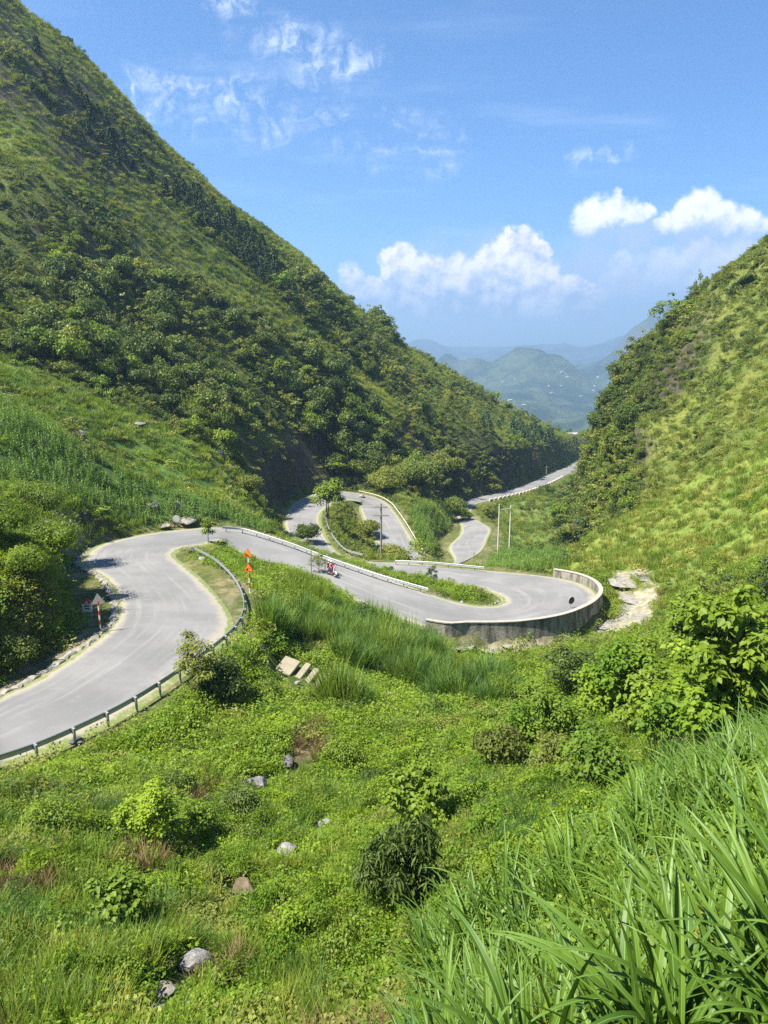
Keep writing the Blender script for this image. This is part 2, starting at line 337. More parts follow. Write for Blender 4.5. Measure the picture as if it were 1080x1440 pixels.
for P, dz, r0, r1 in SHELVES:
    Pd = catmull(P, 6)
    for s in range(len(Pd)-1):
        a, b = Pd[s], Pd[s+1]; i0, i1 = np.searchsorted(GX, [min(a[0], b[0])-3, max(a[0], b[0])+3]); j0, j1 = np.searchsorted(GY, [min(a[1], b[1])-3, max(a[1], b[1])+3])
        if i1 <= i0 or j1 <= j0: continue
        x = XX[i0:i1, j0:j1]; y = YY[i0:i1, j0:j1]; ab = (b-a)[:2]; t = np.clip(((x-a[0])*ab[0]+(y-a[1])*ab[1])/(ab@ab+1e-9), 0, 1)
        d = np.hypot(x-a[0]-ab[0]*t, y-a[1]-ab[1]*t); w = (1-sstep(d, r0, r1))*(RD[i0:i1, j0:j1] > 0.3)
        HH[i0:i1, j0:j1] = HH[i0:i1, j0:j1]*(1-w)+(RZ[i0:i1, j0:j1]-0.13)*w
# the ditch on the uphill side of the near bend
def side_dist(P, i0, i1):
    best = np.full(XX.shape, 1e9)
    for s in range(i0, i1):
        a, b = P[s], P[s+1]; ab = (b-a)[:2]; t = np.clip(((XX-a[0])*ab[0]+(YY-a[1])*ab[1])/(ab@ab+1e-9), 0, 1)
        best = np.minimum(best, np.hypot(XX-a[0]-ab[0]*t, YY-a[1]-ab[1]*t))
    return best
dA = side_dist(RA, 0, pidx(10)); dB = side_dist(RB, 0, pidx(10))
dA2 = side_dist(RA, pidx(47), len(RA)-1); dB2 = side_dist(RB, pidx(47), len(RB)-1)
HH += 6.5*sstep(RD, 1.8, 5.5)*(1-sstep(RD, 9, 32))*(dB2 < dA2)*(RI >= pidx(47))
HH -= 0.55*np.exp(-((dA-1.7)/0.55)**2)*(dA < dB)*(RD > 0.6)

# ------------------------------------------------------------------ zones on the ground (picture polygons laid on the ground once, from here on world places)
def inpoly(px, py, poly):
    ins = np.zeros(px.shape, bool); n = len(poly)
    for i in range(n):
        x1, y1 = poly[i]; x2, y2 = poly[(i+1) % n]
        if y1 == y2: continue
        ins ^= ((y1 > py) != (y2 > py)) & (px < (x2-x1)*(py-y1)/(y2-y1)+x1)
    return ins
PINE = [(10,35),(60,75),(100,120),(160,182),(230,242),(300,292),(350,330),(405,388),(425,432),(370,400),(320,350),(250,290),(190,250),(120,200),(60,130)]
STRIP = [(-60,40),(0,90),(60,140),(120,205),(190,255),(250,295),(320,355),(400,425),(470,485),(560,570),(600,640),(570,640),(520,565),(430,490),(340,440),(260,385),(180,315),(100,265),(0,225),(-60,200)]
CORN = [(-80,570),(0,570),(60,595),(120,640),(220,690),(320,712),(385,748),(300,748),(215,742),(110,705),(60,700),(0,690),(-80,680)]
CORN2 = [(555,740),(588,712),(640,712),(644,730),(622,765),(612,780),(625,786),(668,778),(700,742),(745,765),(800,785),(800,812),(690,803),(600,798),(575,760)]
HERB = [(-80,490),(0,495),(90,535),(190,580),(290,630),(385,690),(392,745),(320,760),(200,760),(0,760),(-80,760)]
YEL = [(790,800),(830,765),(860,735),(900,712),(930,700),(1000,655),(1080,628),(1200,590),(1200,800),(1080,820),(1000,830),(930,850),(920,812),(870,805)]
SLAB = [(818,895),(850,880),(870,862),(868,840),(856,806),(912,800),(930,825),(928,862),(908,888),(850,895),(820,905),(740,920),(640,922),(600,905),(700,905)]
MED = [(272,775),(290,755),(335,760),(370,778),(410,785),(438,803),(457,820),(470,842),(500,862),(560,880),(560,905),(470,905),(400,905),(365,895),(348,850),(320,805)]
EL = [(470,1460),(480,1375),(560,1300),(640,1235),(760,1195),(860,1125),(960,1060),(1020,1040),(1080,1000),(1200,950),(1300,1460)]
LBANK = [(-80,700),(60,700),(120,735),(118,790),(125,840),(110,880),(60,930),(0,970),(-80,1000)]
PXg, PYg = project(XX, YY, HH)
def zones(x, y, z):
    px, py = project(x, y, z); Z = {}
    Z['left'] = (y > 80) & ((px < 400) | (py < 690)) & (x < 0.35*(y-150)+5) & (px < 800)
    Z['herb'] = inpoly(px, py, HERB) & (y > 40) & (y < 140)
    Z['corn'] = inpoly(px, py, CORN) & (y > 40) & (y < 130)
    Z['corn2'] = inpoly(px, py, CORN2) & (y > 95) & (y < 250)
    Z['pine'] = inpoly(px, py, PINE) & (y > 150); Z['strip'] = inpoly(px, py, STRIP) & (y > 130)
    Z['yel'] = inpoly(px, py, YEL) & (y > 55) & (y < 200) & (x > 10)
    Z['right'] = (x > 10+0.28*np.maximum(y-60, 0)) & (y > 60) & ~Z['yel']
    Z['slab'] = inpoly(px, py, SLAB) & (y > 55) & (y < 100)
    Z['med'] = inpoly(px, py, MED) & (y > 40) & (y < 90)
    Z['lbank'] = inpoly(px, py, LBANK) & (y > 28) & (y < 75)
    Z['far'] = (y > 93) & ~Z['left'] & ~Z['right'] & ~Z['herb'] & ~Z['yel']
    return px, py, Z
_, _, ZG = zones(XX, YY, HH)
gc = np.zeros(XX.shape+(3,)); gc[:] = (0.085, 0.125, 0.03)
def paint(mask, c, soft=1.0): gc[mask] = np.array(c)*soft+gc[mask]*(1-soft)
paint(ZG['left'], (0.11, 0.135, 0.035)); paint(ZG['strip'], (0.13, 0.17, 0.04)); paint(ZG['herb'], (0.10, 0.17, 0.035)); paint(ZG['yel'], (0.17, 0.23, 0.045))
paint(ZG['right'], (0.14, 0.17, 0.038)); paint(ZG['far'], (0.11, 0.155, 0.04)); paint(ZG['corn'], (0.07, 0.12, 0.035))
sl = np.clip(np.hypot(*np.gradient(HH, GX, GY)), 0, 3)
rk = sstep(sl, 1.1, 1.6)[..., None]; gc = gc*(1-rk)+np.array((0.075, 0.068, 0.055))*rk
def soft_noise(m, t, s=3.0):
    return m & (vnoise(XX, YY, s)*.6+vnoise(XX+7, YY, s/3)*.4 > t)
paint(soft_noise(ZG['slab'], .30, 2.5), (0.38, 0.33, 0.25), 0.95)
near = (YY < 75) & (YY > 3) & ~ZG['slab'] & (RD > 2)
paint(soft_noise(near, .66, 2.2), (0.17, 0.13, 0.075), 0.8); paint(soft_noise(ZG['yel'], .62, 4), (0.20, 0.22, 0.06), .8)
paint(soft_noise(ZG['far'], .70, 9), (0.20, 0.15, 0.09), .8); paint(soft_noise((PXg > 570) & (PXg < 640) & (PYg > 490) & (PYg < 560) & (YY > 200), .45, 7), (0.26, 0.15, 0.09), .8)
vg = (RD < 2.4) & ~ZG['slab']; paint(vg, (0.115, 0.13, 0.045), .85); paint(soft_noise(vg, .60, 1.6), (0.22, 0.19, 0.11), .8)
dd = ((dA < 2.9) & (dA < dB) & (RD > 0)); paint(dd, (0.24, 0.21, 0.15), .9)
def ground_material():
    m, k = mat('hillside_ground'); p = k.node('ShaderNodeNewGeometry').outputs['Position']
    a = k.node('ShaderNodeAttribute', attribute_name='gcol').outputs['Color']
    n1 = k.noise(p, 0.09, 6, 0.65); n2 = k.noise(p, 1.6, 6, 0.65); n3 = k.noise(p, 9.0, 4, 0.6)
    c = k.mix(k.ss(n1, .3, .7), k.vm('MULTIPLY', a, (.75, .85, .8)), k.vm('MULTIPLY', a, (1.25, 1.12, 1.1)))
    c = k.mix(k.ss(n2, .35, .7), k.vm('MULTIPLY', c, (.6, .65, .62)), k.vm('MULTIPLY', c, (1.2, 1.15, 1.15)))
    h = k.m('ADD', k.m('MULTIPLY', n2, .7), k.m('MULTIPLY', n3, .3))
    b = k.node('ShaderNodeBump', {'Height': h, 'Strength': .9, 'Distance': .35})
    d = k.node('ShaderNodeBsdfPrincipled', {'Base Color': c, 'Roughness': .95, 'Specular IOR Level': .1, 'Normal': b})
    k.node('ShaderNodeOutputMaterial', {0: d}); return m
nx, ny = XX.shape; gi = np.arange(nx*ny).reshape(nx, ny)
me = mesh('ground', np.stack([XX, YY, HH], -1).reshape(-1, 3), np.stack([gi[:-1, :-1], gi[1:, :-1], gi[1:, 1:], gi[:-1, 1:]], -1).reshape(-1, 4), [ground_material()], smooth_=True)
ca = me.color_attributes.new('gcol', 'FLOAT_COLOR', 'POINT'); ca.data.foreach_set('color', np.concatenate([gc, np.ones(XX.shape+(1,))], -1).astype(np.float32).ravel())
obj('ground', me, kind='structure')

# ------------------------------------------------------------------ the road
def road_material():
    m, k = mat('road_asphalt'); p = k.node('ShaderNodeNewGeometry').outputs['Position']
    u = k.node('ShaderNodeAttribute', attribute_name='across').outputs['Fac']; s = k.node('ShaderNodeAttribute', attribute_name='along').outputs['Fac']
    uv = k.node('ShaderNodeCombineXYZ', {0: k.m('MULTIPLY', s, .05), 1: k.m('MULTIPLY', u, 3.6), 2: 0.0}).outputs[0]
    st = k.noise(uv, 1.6, 6, .6); st2 = k.noise(uv, 5.0, 4, .6)
    n1 = k.noise(p, .16, 6, .6); n2 = k.noise(p, 1.3, 6, .6); n3 = k.noise(p, 30, 3, .6)
    c = k.mix(k.ss(n1, .35, .65), (.165, .164, .163), (.222, .218, .213))
    c = k.mix(k.m('MULTIPLY', k.ss(st, .5, .72), .38), c, (.35, .34, .32))
    c = k.mix(k.m('MULTIPLY', k.ss(st2, .55, .8), .3), c, (.175, .174, .174))
    c = k.mix(k.m('MULTIPLY', k.ss(k.noise(p, .35, 2, .5), .60, .62), .4), c, (.175, .174, .174))
    c = k.mix(k.m('MULTIPLY', k.ss(n2, .58, .75), .3), c, (.31, .30, .29)); c = k.mix(k.m('MULTIPLY', n3, .25), c, (.12, .12, .12))
    vo = k.node('ShaderNodeTexVoronoi', {'Vector': k.vm('ADD', p, k.vm('SCALE', k.noise(p, .8, 4, color=True), sc=2.2)), 'Scale': .22}, feature='DISTANCE_TO_EDGE').outputs[0]
    crack = k.m('MULTIPLY', k.ss(vo, .012, .0), k.ss(k.noise(p, .12, 2), .5, .62)); c = k.mix(k.m('MULTIPLY', crack, .75), c, (.16, .16, .16))
    e = k.m('ADD', k.m('ABSOLUTE', u), k.m('MULTIPLY', k.m('SUBTRACT', k.noise(p, 1.1, 5, .65), .5), .30))
    c = k.mix(k.ss(e, .80, .98), c, (.29, .265, .21)); dirt = k.mix(k.ss(k.noise(p, 2.5, 5, .65), .36, .52), (.26, .23, .14), (.15, .19, .06))
    c = k.mix(k.ss(e, .99, 1.06), c, dirt)
    b = k.node('ShaderNodeBump', {'Height': k.m('ADD', n3, k.m('MULTIPLY', k.ss(e, .97, 1.05), k.noise(p, 7, 4))), 'Strength': .35, 'Distance': .05})
    d = k.node('ShaderNodeBsdfPrincipled', {'Base Color': c, 'Roughness': .85, 'Specular IOR Level': .25, 'Normal': b}); k.node('ShaderNodeOutputMaterial', {0: d}); return m
def build_road():
    n = len(RA); T = np.gradient(RC, axis=0)[:, :2]; T /= np.linalg.norm(T, axis=1)[:, None]
    ax = RB-RA; w = np.linalg.norm(ax[:, :2], axis=1)[:, None]; axn = ax/w
    cols = []; us = []
    for u in (-1.0, -.999, -.8, -.5, -.2, .2, .5, .8, .999, 1.0):
        P = RC+ax*(u/2) if abs(u) < 1 else RC+ax*(u/2)+axn*np.sign(u)*np.where(RC[:, 1:2] > 200, .3, .75)
        P = P.copy(); P[:, 2] += .02*(1-u*u)*3+(.0 if abs(u) < 1 else -.09); cols.append(P); us.append(np.full(n, u if abs(u) < 1 else u*(1+1.5/float(np.mean(w)))))
    V = np.stack(cols, 1); s = np.concatenate([[0], np.cumsum(np.linalg.norm(np.diff(RC, axis=0), axis=1))])
    g = np.arange(n*10).reshape(n, 10); Fq = np.stack([g[:-1, :-1], g[:-1, 1:], g[1:, 1:], g[1:, :-1]], -1).reshape(-1, 4)
    me = mesh('road', V.reshape(-1, 3), Fq, [road_material()], smooth_=True)
    a = me.attributes.new('across', 'FLOAT', 'POINT'); a.data.foreach_set('value', np.stack(us, 1).astype(np.float32).ravel())
    a = me.attributes.new('along', 'FLOAT', 'POINT'); a.data.foreach_set('value', np.repeat(s, 10).astype(np.float32))
    obj('road', me, kind='structure')
build_road()

# ------------------------------------------------------------------ far country: the valley beyond and its peaks
def gauss(x, y, cx, cy, sx, sy, h, p=2.0): return h*np.exp(-(np.abs((x-cx)/sx)**p+np.abs((y-cy)/sy)**p))
FX = np.linspace(-3200, 3800, 230); FY = np.concatenate([np.linspace(640, 4500, 190), np.linspace(4540, 9600, 110)])
FXX, FYY = np.meshgrid(FX, FY, indexing='ij')
def far_height(x, y):
    z = -170-np.clip((y-640)/900, 0, 1)*110+np.clip((y-2000)/2300, 0, 1)*70
    def pk(px, py, Y, sx, sy, p=2.0, base=-215):
        c = aty(px, py, Y); return gauss(x, y, c[0], c[1], sx, sy, c[2]-base, p)
    m = [pk(755,492,4000,210,420,2.6), pk(700,520,4050,120,300), pk(665,513,4200,110,260,2.4), pk(628,505,4300,90,260), pk(596,520,4200,70,300), pk(800,540,3600,160,300), pk(720,545,3300,330,300),
         pk(845,520,4200,90,260), pk(812,512,4800,110,300), pk(945,438,4700,230,420,2.2), pk(905,468,4700,170,380), pk(868,500,4700,130,380), pk(1010,400,4900,260,500), pk(1120,380,4900,400,500), pk(400,480,4300,500,500), pk(905,545,3500,200,300), pk(860,600,2200,170,260,2,-280), pk(640,590,2000,170,300,2,-280),
         pk(930,458,8800,700,500,2,-200), pk(760,478,9000,600,450,2,-200), pk(600,480,8900,500,450,2,-200), pk(480,445,9000,600,400,2,-200)]
    z = z+np.max(m, axis=0)*.75+np.minimum(np.sum(m, axis=0), 700)*.25
    r = 1-np.abs(fbm(x, y, 900, 6)); z = z+(r-.85)*90*np.clip((y-900)/900, 0, 1)+fbm(x, y+500, 240, 5)*52*np.clip((y-700)/500, .15, 1)
    e = np.maximum(np.abs(x)-2600, 0); return z-e*.05
FH = far_height(FXX, FYY)
def far_material():
    m, k = mat('far_hills'); p = k.node('ShaderNodeNewGeometry').outputs['Position']
    n1 = k.noise(p, .004, 6, .6); n2 = k.noise(p, .018, 6, .7); n3 = k.noise(p, .05, 4, .7)
    c = k.mix(k.ss(n1, .42, .6), (.028, .052, .026), (.10, .13, .055)); c = k.mix(k.ss(n2, .5, .62), c, (.045, .075, .03)); c = k.mix(k.ss(n2, .66, .72), c, (.17, .2, .08))
    c = k.mix(k.m('MULTIPLY', k.ss(n3, .70, .76), .8), c, (.36, .31, .24))
    nz = k.node('ShaderNodeSeparateXYZ', {0: k.node('ShaderNodeNewGeometry').outputs['Normal']}).outputs[2]
    c = k.mix(k.ss(nz, .75, .55), c, (.12, .13, .10))
    b = k.node('ShaderNodeBump', {'Height': k.m('ADD', n3, n2), 'Strength': 1.0, 'Distance': 26.0})
    k.node('ShaderNodeOutputMaterial', {0: k.node('ShaderNodeBsdfDiffuse', {0: c, 'Normal': b})}); return m
nx, ny = FXX.shape; gi = np.arange(nx*ny).reshape(nx, ny)
FHm = FH.copy(); FHm[:, 0] -= 120
obj('far_hills', mesh('far_hills', np.stack([FXX, FYY, FHm], -1).reshape(-1, 3), np.stack([gi[:-1, :-1], gi[1:, :-1], gi[1:, 1:], gi[:-1, 1:]], -1).reshape(-1, 4), [far_material()], smooth_=True), kind='structure')
pl = np.array([(-60000, -40000, -420), (60000, -40000, -420), (60000, 60000, -420), (-60000, 60000, -420)], float)
obj('terrain', mesh('terrain', pl, [(0, 1, 2, 3)], [bpy.data.materials['far_hills']]), kind='structure')

# haze: one closed box of even air round the camera and everything that stands in it
def build_haze():
    x0, x1, y0, y1, z0, z1 = -3400, 4000, -250, 9900, -421.5, float(max(HH.max()+14, FH.max()+4))
    V = [(x, y, z) for x in (x0, x1) for y in (y0, y1) for z in (z0, z1)]
    m, k = mat('haze_air'); v = k.node('ShaderNodeVolumePrincipled'); v.inputs['Color'].default_value = (.46, .70, 1.0, 1); v.inputs['Density'].default_value = 0.00022; v.inputs['Anisotropy'].default_value = .25
    o = k.node('ShaderNodeOutputMaterial'); k.l.new(v.outputs[0], o.inputs['Volume'])
    obj('haze', mesh('haze', V, [(0, 1, 3, 2), (4, 6, 7, 5), (0, 4, 5, 1), (2, 3, 7, 6), (0, 2, 6, 4), (1, 5, 7, 3)], [m]), kind='stuff')
build_haze()
# ------------------------------------------------------------------ foliage: materials and leaf meshes
def leaf_material(name, ca, cb, trans=.35, gloss=.35, patch=.06, stem=None):
    m, k = mat(name); p = k.node('ShaderNodeNewGeometry').outputs['Position']
    lv = k.node('ShaderNodeAttribute', attribute_name='lv').outputs['Fac']; r = k.node('ShaderNodeObjectInfo').outputs['Random']
    n = k.noise(p, patch, 4, .6)
    f = k.m('ADD', k.m('ADD', k.m('MULTIPLY', lv, .40), k.m('MULTIPLY', r, .40)), k.m('MULTIPLY', k.m('SUBTRACT', n, .5), 1.3), clamp=True)
    c = k.mix(f, ca, cb)
    ct = k.vm('MULTIPLY', c, (1.35, 1.3, .55))
    d = k.node('ShaderNodeBsdfPrincipled', {'Base Color': c, 'Roughness': .5, 'Specular IOR Level': gloss})
    t = k.node('ShaderNodeBsdfTranslucent', {0: ct})
    k.node('ShaderNodeOutputMaterial', {0: k.node('ShaderNodeMixShader', {0: trans, 1: d, 2: t})}); return m
M = {}
M['forest'] = leaf_material('forest_leaves', (.038,.072,.016), (.205,.265,.042), .26, .22)
M['bright'] = leaf_material('bright_leaves', (.090,.165,.015), (.270,.350,.036), .38, .25)
M['olive'] = leaf_material('olive_leaves', (.100,.130,.024), (.290,.315,.055), .28, .2)
M['grass'] = leaf_material('grass_blades', (.100,.180,.018), (.270,.340,.045), .36, .3)
M['dark_grass'] = leaf_material('dark_grass_blades', (.050,.120,.020), (.140,.235,.040), .33, .35)
M['straw'] = leaf_material('dry_grass', (.19,.225,.035), (.37,.365,.08), .33, .2, .12)
M['corn'] = leaf_material('corn_leaves', (.095,.190,.030), (.245,.360,.070), .36, .35, .08)
M['cane'] = leaf_material('cane_blades', (.045,.105,.010), (.160,.270,.024), .28, .45, .8)
M['cane_rib'] = leaf_material('cane_midribs', (.14,.24,.06), (.22,.33,.09), .2, .4, .8)
M['pine'] = leaf_material('needles', (.028,.064,.022), (.085,.135,.036), .15)
M['herb'] = leaf_material('herb_leaves', (.085,.175,.014), (.315,.415,.036), .42, .2, .35)
M['brown'] = leaf_material('withered_leaves', (.12,.085,.04), (.27,.20,.10), .2, .1, .8)
M['dead'] = plain('dry_stalks', (.26,.18,.09), .9)
M['bark'] = plain('bark', (.16,.13,.10), .9, bump=.4, scale=14)

def leafquads(C, N, D, L, W, fold=.15, hexa=False):
    C = np.asarray(C); n = len(C); N = N/np.linalg.norm(N, axis=1)[:, None]; D = D-(D*N).sum(1)[:, None]*N; D /= np.linalg.norm(D, axis=1)[:, None]+1e-9
    S_ = np.cross(N, D); L = np.broadcast_to(L, (n,))[:, None]; W = np.broadcast_to(W, (n,))[:, None]; f = N*W*fold
    if not hexa:
        V = np.stack([C-D*L*.5, C+S_*W*.5+f-D*L*.05, C+D*L*.5, C-S_*W*.5+f-D*L*.05], 1).reshape(-1, 3)
        return V, np.arange(4*n).reshape(n, 4)
    V = np.stack([C-D*L*.5, C+S_*W*.5+f-D*L*.22, C+S_*W*.34+f+D*L*.18, C+D*L*.5-N*L*.1, C-S_*W*.34+f+D*L*.18, C-S_*W*.5+f-D*L*.22], 1).reshape(-1, 3)
    b = np.arange(n)[:, None]*6
    Fq = np.stack([np.concatenate([b, b+1, b+2, b+3], 1), np.concatenate([b, b+3, b+4, b+5], 1)], 1).reshape(-1, 4); return V, Fq
def rand_unit(g, n):
    v = g.normal(size=(n, 3)); return v/np.linalg.norm(v, axis=1)[:, None]
def crown_mesh(name, seed, n, lobes, L, W, mats, flat=.8, hexa=False, droop=.3, spread=.55, core=True, base=.15, jitter=.55, rim=.28):
    """a crown of unit radius: leaves on the ragged skins of several lobes"""
    g = np.random.default_rng(seed); cs = []
    for i in range(lobes):
        a = 2*pi*(i+g.random()*.7)/lobes; r = spread*(0.5+.6*g.random())*(0 if i == 0 else 1)
        cs.append((cos(a)*r, sin(a)*r, base+flat*(.35+.55*g.random()) if i else base+flat*.8, (.34+.24*g.random())))
    cs = np.array(cs); w = cs[:, 3]**2; pick = g.choice(lobes, n, p=w/w.sum()); d = rand_unit(g, n); d[:, 2] = np.where(d[:, 2] < -.35, -d[:, 2], d[:, 2])
    lump = 1+.22*np.sin(d[:, 0]*7+pick)*np.sin(d[:, 1]*6+2*pick)*np.cos(d[:, 2]*6)
    rr = cs[pick, 3]*lump*(1-rim*g.random(n)**1.5+.12*g.random(n)**4*2)
    C = cs[pick, :3]+d*rr[:, None]*np.array([1, 1, flat]); keep = C[:, 2] > 0.0; C, d = C[keep], d[keep]; n = len(C)
    N = d+rand_unit(g, n)*jitter; D = rand_unit(g, n); D[:, 2] -= droop; sz = .7+.6*g.random(n)
    V, Fq = leafquads(C, N, D, L*sz, W*sz, .15, hexa); lv = np.repeat(g.random(n), len(Fq)//n)
    if core:
        for c in cs:
            u = np.linspace(0, 2*pi, 8)[:-1]; rows = []
            for ph in (-.9, -.2, .5, 1.1):
                rows.append(np.stack([c[0]+np.cos(u)*cos(ph)*c[3]*.55*(1+.2*np.sin(3*u)), c[1]+np.sin(u)*cos(ph)*c[3]*.55, np.full(7, c[2]+sin(ph)*c[3]*.55*flat)], 1))
            o = len(V); V = np.vstack([V]+rows); q = []
            for j in range(3):
                for i in range(7): q.append((o+j*7+i, o+j*7+(i+1) % 7, o+(j+1)*7+(i+1) % 7, o+(j+1)*7+i))
            q.append((o+21, o+22, o+24, o+26)); Fq = np.vstack([Fq, q]); lv = np.concatenate([lv, np.zeros(len(q))])
    return mesh(name, V, Fq, mats, {'lv': lv})
def ragged_mesh(name, seed, n, lobes, L, W, mats, h=1.0):
    g = np.random.default_rng(seed); a = g.random(lobes)*2*pi; r = .95*g.random(lobes)**.7; cs = np.stack([np.cos(a)*r, np.sin(a)*r, h*(.15+.75*g.random(lobes))*(1.15-r*.7)], 1); cr = .14+.22*g.random(lobes)
    pick = g.choice(lobes, n, p=cr**2/np.sum(cr**2)); d = rand_unit(g, n); d[:, 2] = np.abs(d[:, 2])*.9-.15; C = cs[pick]+d*(cr[pick]*(.55+.6*g.random(n)))[:, None]*[1, 1, .9+0*h]
    k = n//6; C[:k, 2] *= g.random(k); C[:, 2] = np.maximum(C[:, 2], .02); N = d+rand_unit(g, n)*.7+[0, 0, .3]; D = rand_unit(g, n); D[:, 2] -= .2; sz = .5+.9*g.random(n)
    V, Fq = leafquads(C, N, D, L*sz, W*sz, .15); return mesh(name, V, Fq, mats, {'lv': np.repeat(.15+.85*g.random(lobes)[pick]*.6+.3*g.random(n), 1)})
def blades_mesh(name, seed, n, H, Wd, mats, spread=.25, arch=.5, seg=4, fold=False, upright=.25):
    """a tuft of arching blades, each a tapering strip; with fold, a blade has a midrib"""
    g = np.random.default_rng(seed); V = []; Fc = []; lv = []; mi = []
    for i in range(n):
        a = g.random()*2*pi; r = spread*g.random()**.6; b = np.array([cos(a)*r, sin(a)*r, -.04]); az = a+g.normal()*.7
        h = H*(.55+.5*g.random()); bend = arch*(.3+1.0*g.random()); out = np.array([cos(az), sin(az), 0]); side = np.array([-sin(az), cos(az), 0]); tw = g.normal()*.5
        side = side*cos(tw)+out*sin(tw)*.6; th = upright*g.random(); p = b.copy(); o = len(V); w0 = Wd*(.7+.5*g.random()); c = g.random()
        for s in range(seg+1):
            t = s/seg; w = w0*(.55+.9*t if t < .4 else (1-((t-.4)/.6)**1.6)*.91)*.5+.0008
            if fold: V += [p-side*w, p-side*w*.1+np.array([0, 0, -1])*w*.35+out*w*.2, p+side*w*.1+np.array([0, 0, -1])*w*.35+out*w*.2, p+side*w]
            else: V += [p-side*w, p+side*w]
            th2 = th+bend*(t**1.5)*1.5; p = p+(out*sin(th2)+np.array([0, 0, 1])*cos(th2))*h/seg
        k_ = 4 if fold else 2
        for s in range(seg):
            q = o+s*k_
            if fold: Fc += [(q, q+1, q+5, q+4), (q+1, q+2, q+6, q+5), (q+2, q+3, q+7, q+6)]; lv += [c, c, c*.8]; mi += [0, 1, 0]
            else: Fc.append((q, q+1, q+3, q+2)); lv.append(c)
    return mesh(name, np.array(V), np.array(Fc), mats, {'lv': lv}, mi if fold and len(mats) > 1 else None)
def herb_mesh(name, seed, n, L, W, h, mats, R_=1.0, hexa=False, pinn=0):
    g = np.random.default_rng(seed); r = R_*np.sqrt(g.random(n)); a = g.random(n)*2*pi; x = r*np.cos(a); y = r*np.sin(a)
    ph = g.random(6)*6; b = .5+.5*np.sin(x*5/R_+ph[0])*np.sin(y*5/R_+ph[1]); z = h*(.15+.85*b)*(1-.6*(r/R_)**2)*(.45+.55*g.random(n))
    N = rand_unit(g, n)*.75+[0, 0, 1.0]; D = rand_unit(g, n); D[:, 2] *= .3; sz = .6+.8*g.random(n)
    V, Fq = leafquads(np.stack([x, y, z], 1), N, D, L*sz, W*sz, .15, hexa)
    return mesh(name, V, Fq, mats, {'lv': np.repeat(g.random(n), len(Fq)//n)})
def corn_mesh(name, seed, mats):
    g = np.random.default_rng(seed); V = []; Fc = []; lv = []
    for i in range(9):
        az = (i % 2)*pi+g.normal()*.5; z0 = .25+i*.17; out = np.array([cos(az), sin(az), 0]); side = np.array([-sin(az), cos(az), 0]); p = np.array([0, 0, z0]); th = .5+.2*g.random(); o = len(V); L = .8-.03*i; c = g.random()
        for s in range(5):
            t = s/4; w = .05*(1-t**2)+.002; V += [p-side*w, p+side*w]; a2 = th+t*1.7; p = p+(out*sin(a2)+np.array([0, 0, 1])*cos(a2))*L/4
        for s in range(4): Fc.append((o+2*s, o+2*s+1, o+2*s+3, o+2*s+2)); lv.append(c)
    for a in (0, pi/2):
        o = len(V); dx = np.array([cos(a), sin(a), 0])*.018; V += [-dx, dx, dx*.5+[0, 0, 2.0], -dx*.5+[0, 0, 2.0]]; Fc.append((o, o+1, o+2, o+3)); lv.append(.6)
    for i in range(5):
        a = g.random()*6.28; o = len(V); d = np.array([cos(a)*.12, sin(a)*.12, .25]); s_ = np.array([-sin(a), cos(a), 0])*.015; V += [np.array([0, 0, 1.9])-s_, np.array([0, 0, 1.9])+s_, np.array([0, 0, 1.95])+d+s_, np.array([0, 0, 1.95])+d-s_]; Fc.append((o, o+1, o+2, o+3)); lv.append(1.0)
    return mesh(name, np.array(V), np.array(Fc), mats, {'lv': lv})
def tube(P, Rr, sides=6):
    P = np.asarray(P, float); V = []; Fc = []
    for i, p in enumerate(P):
        t = P[min(i+1, len(P)-1)]-P[max(i-1, 0)]; t = t/(np.linalg.norm(t)+1e-9); u = np.cross(t, [0.31, .95, 0.02]); u /= np.linalg.norm(u)+1e-9; v = np.cross(t, u)
        for s in range(sides): a = 2*pi*s/sides; V.append(p+(u*cos(a)+v*sin(a))*Rr[i])
    for i in range(len(P)-1):
        for s in range(sides): Fc.append((i*sides+s, i*sides+(s+1) % sides, (i+1)*sides+(s+1) % sides, (i+1)*sides+s))
    Fc.append(tuple(range(sides))[::-1]); Fc.append(tuple(range((len(P)-1)*sides, len(P)*sides)))
    return V, Fc
def join(parts):
    V = []; Fc = []
    for v, f in parts:
        o = len(V); V += [tuple(p) for p in v]; Fc += [tuple(i+o for i in q) for q in f]
    return V, Fc
def box(c, s, rz=0.0):
    cx, cy, cz = c; x, y, z = s[0]/2, s[1]/2, s[2]/2; V = []
    for dx in (-x, x):
        for dy in (-y, y):
            for dz in (-z, z): V.append((cx+dx*cos(rz)-dy*sin(rz), cy+dx*sin(rz)+dy*cos(rz), cz+dz))
    return V, [(0, 1, 3, 2), (4, 6, 7, 5), (0, 4, 5, 1), (2, 3, 7, 6), (0, 2, 6, 4), (1, 5, 7, 3)]

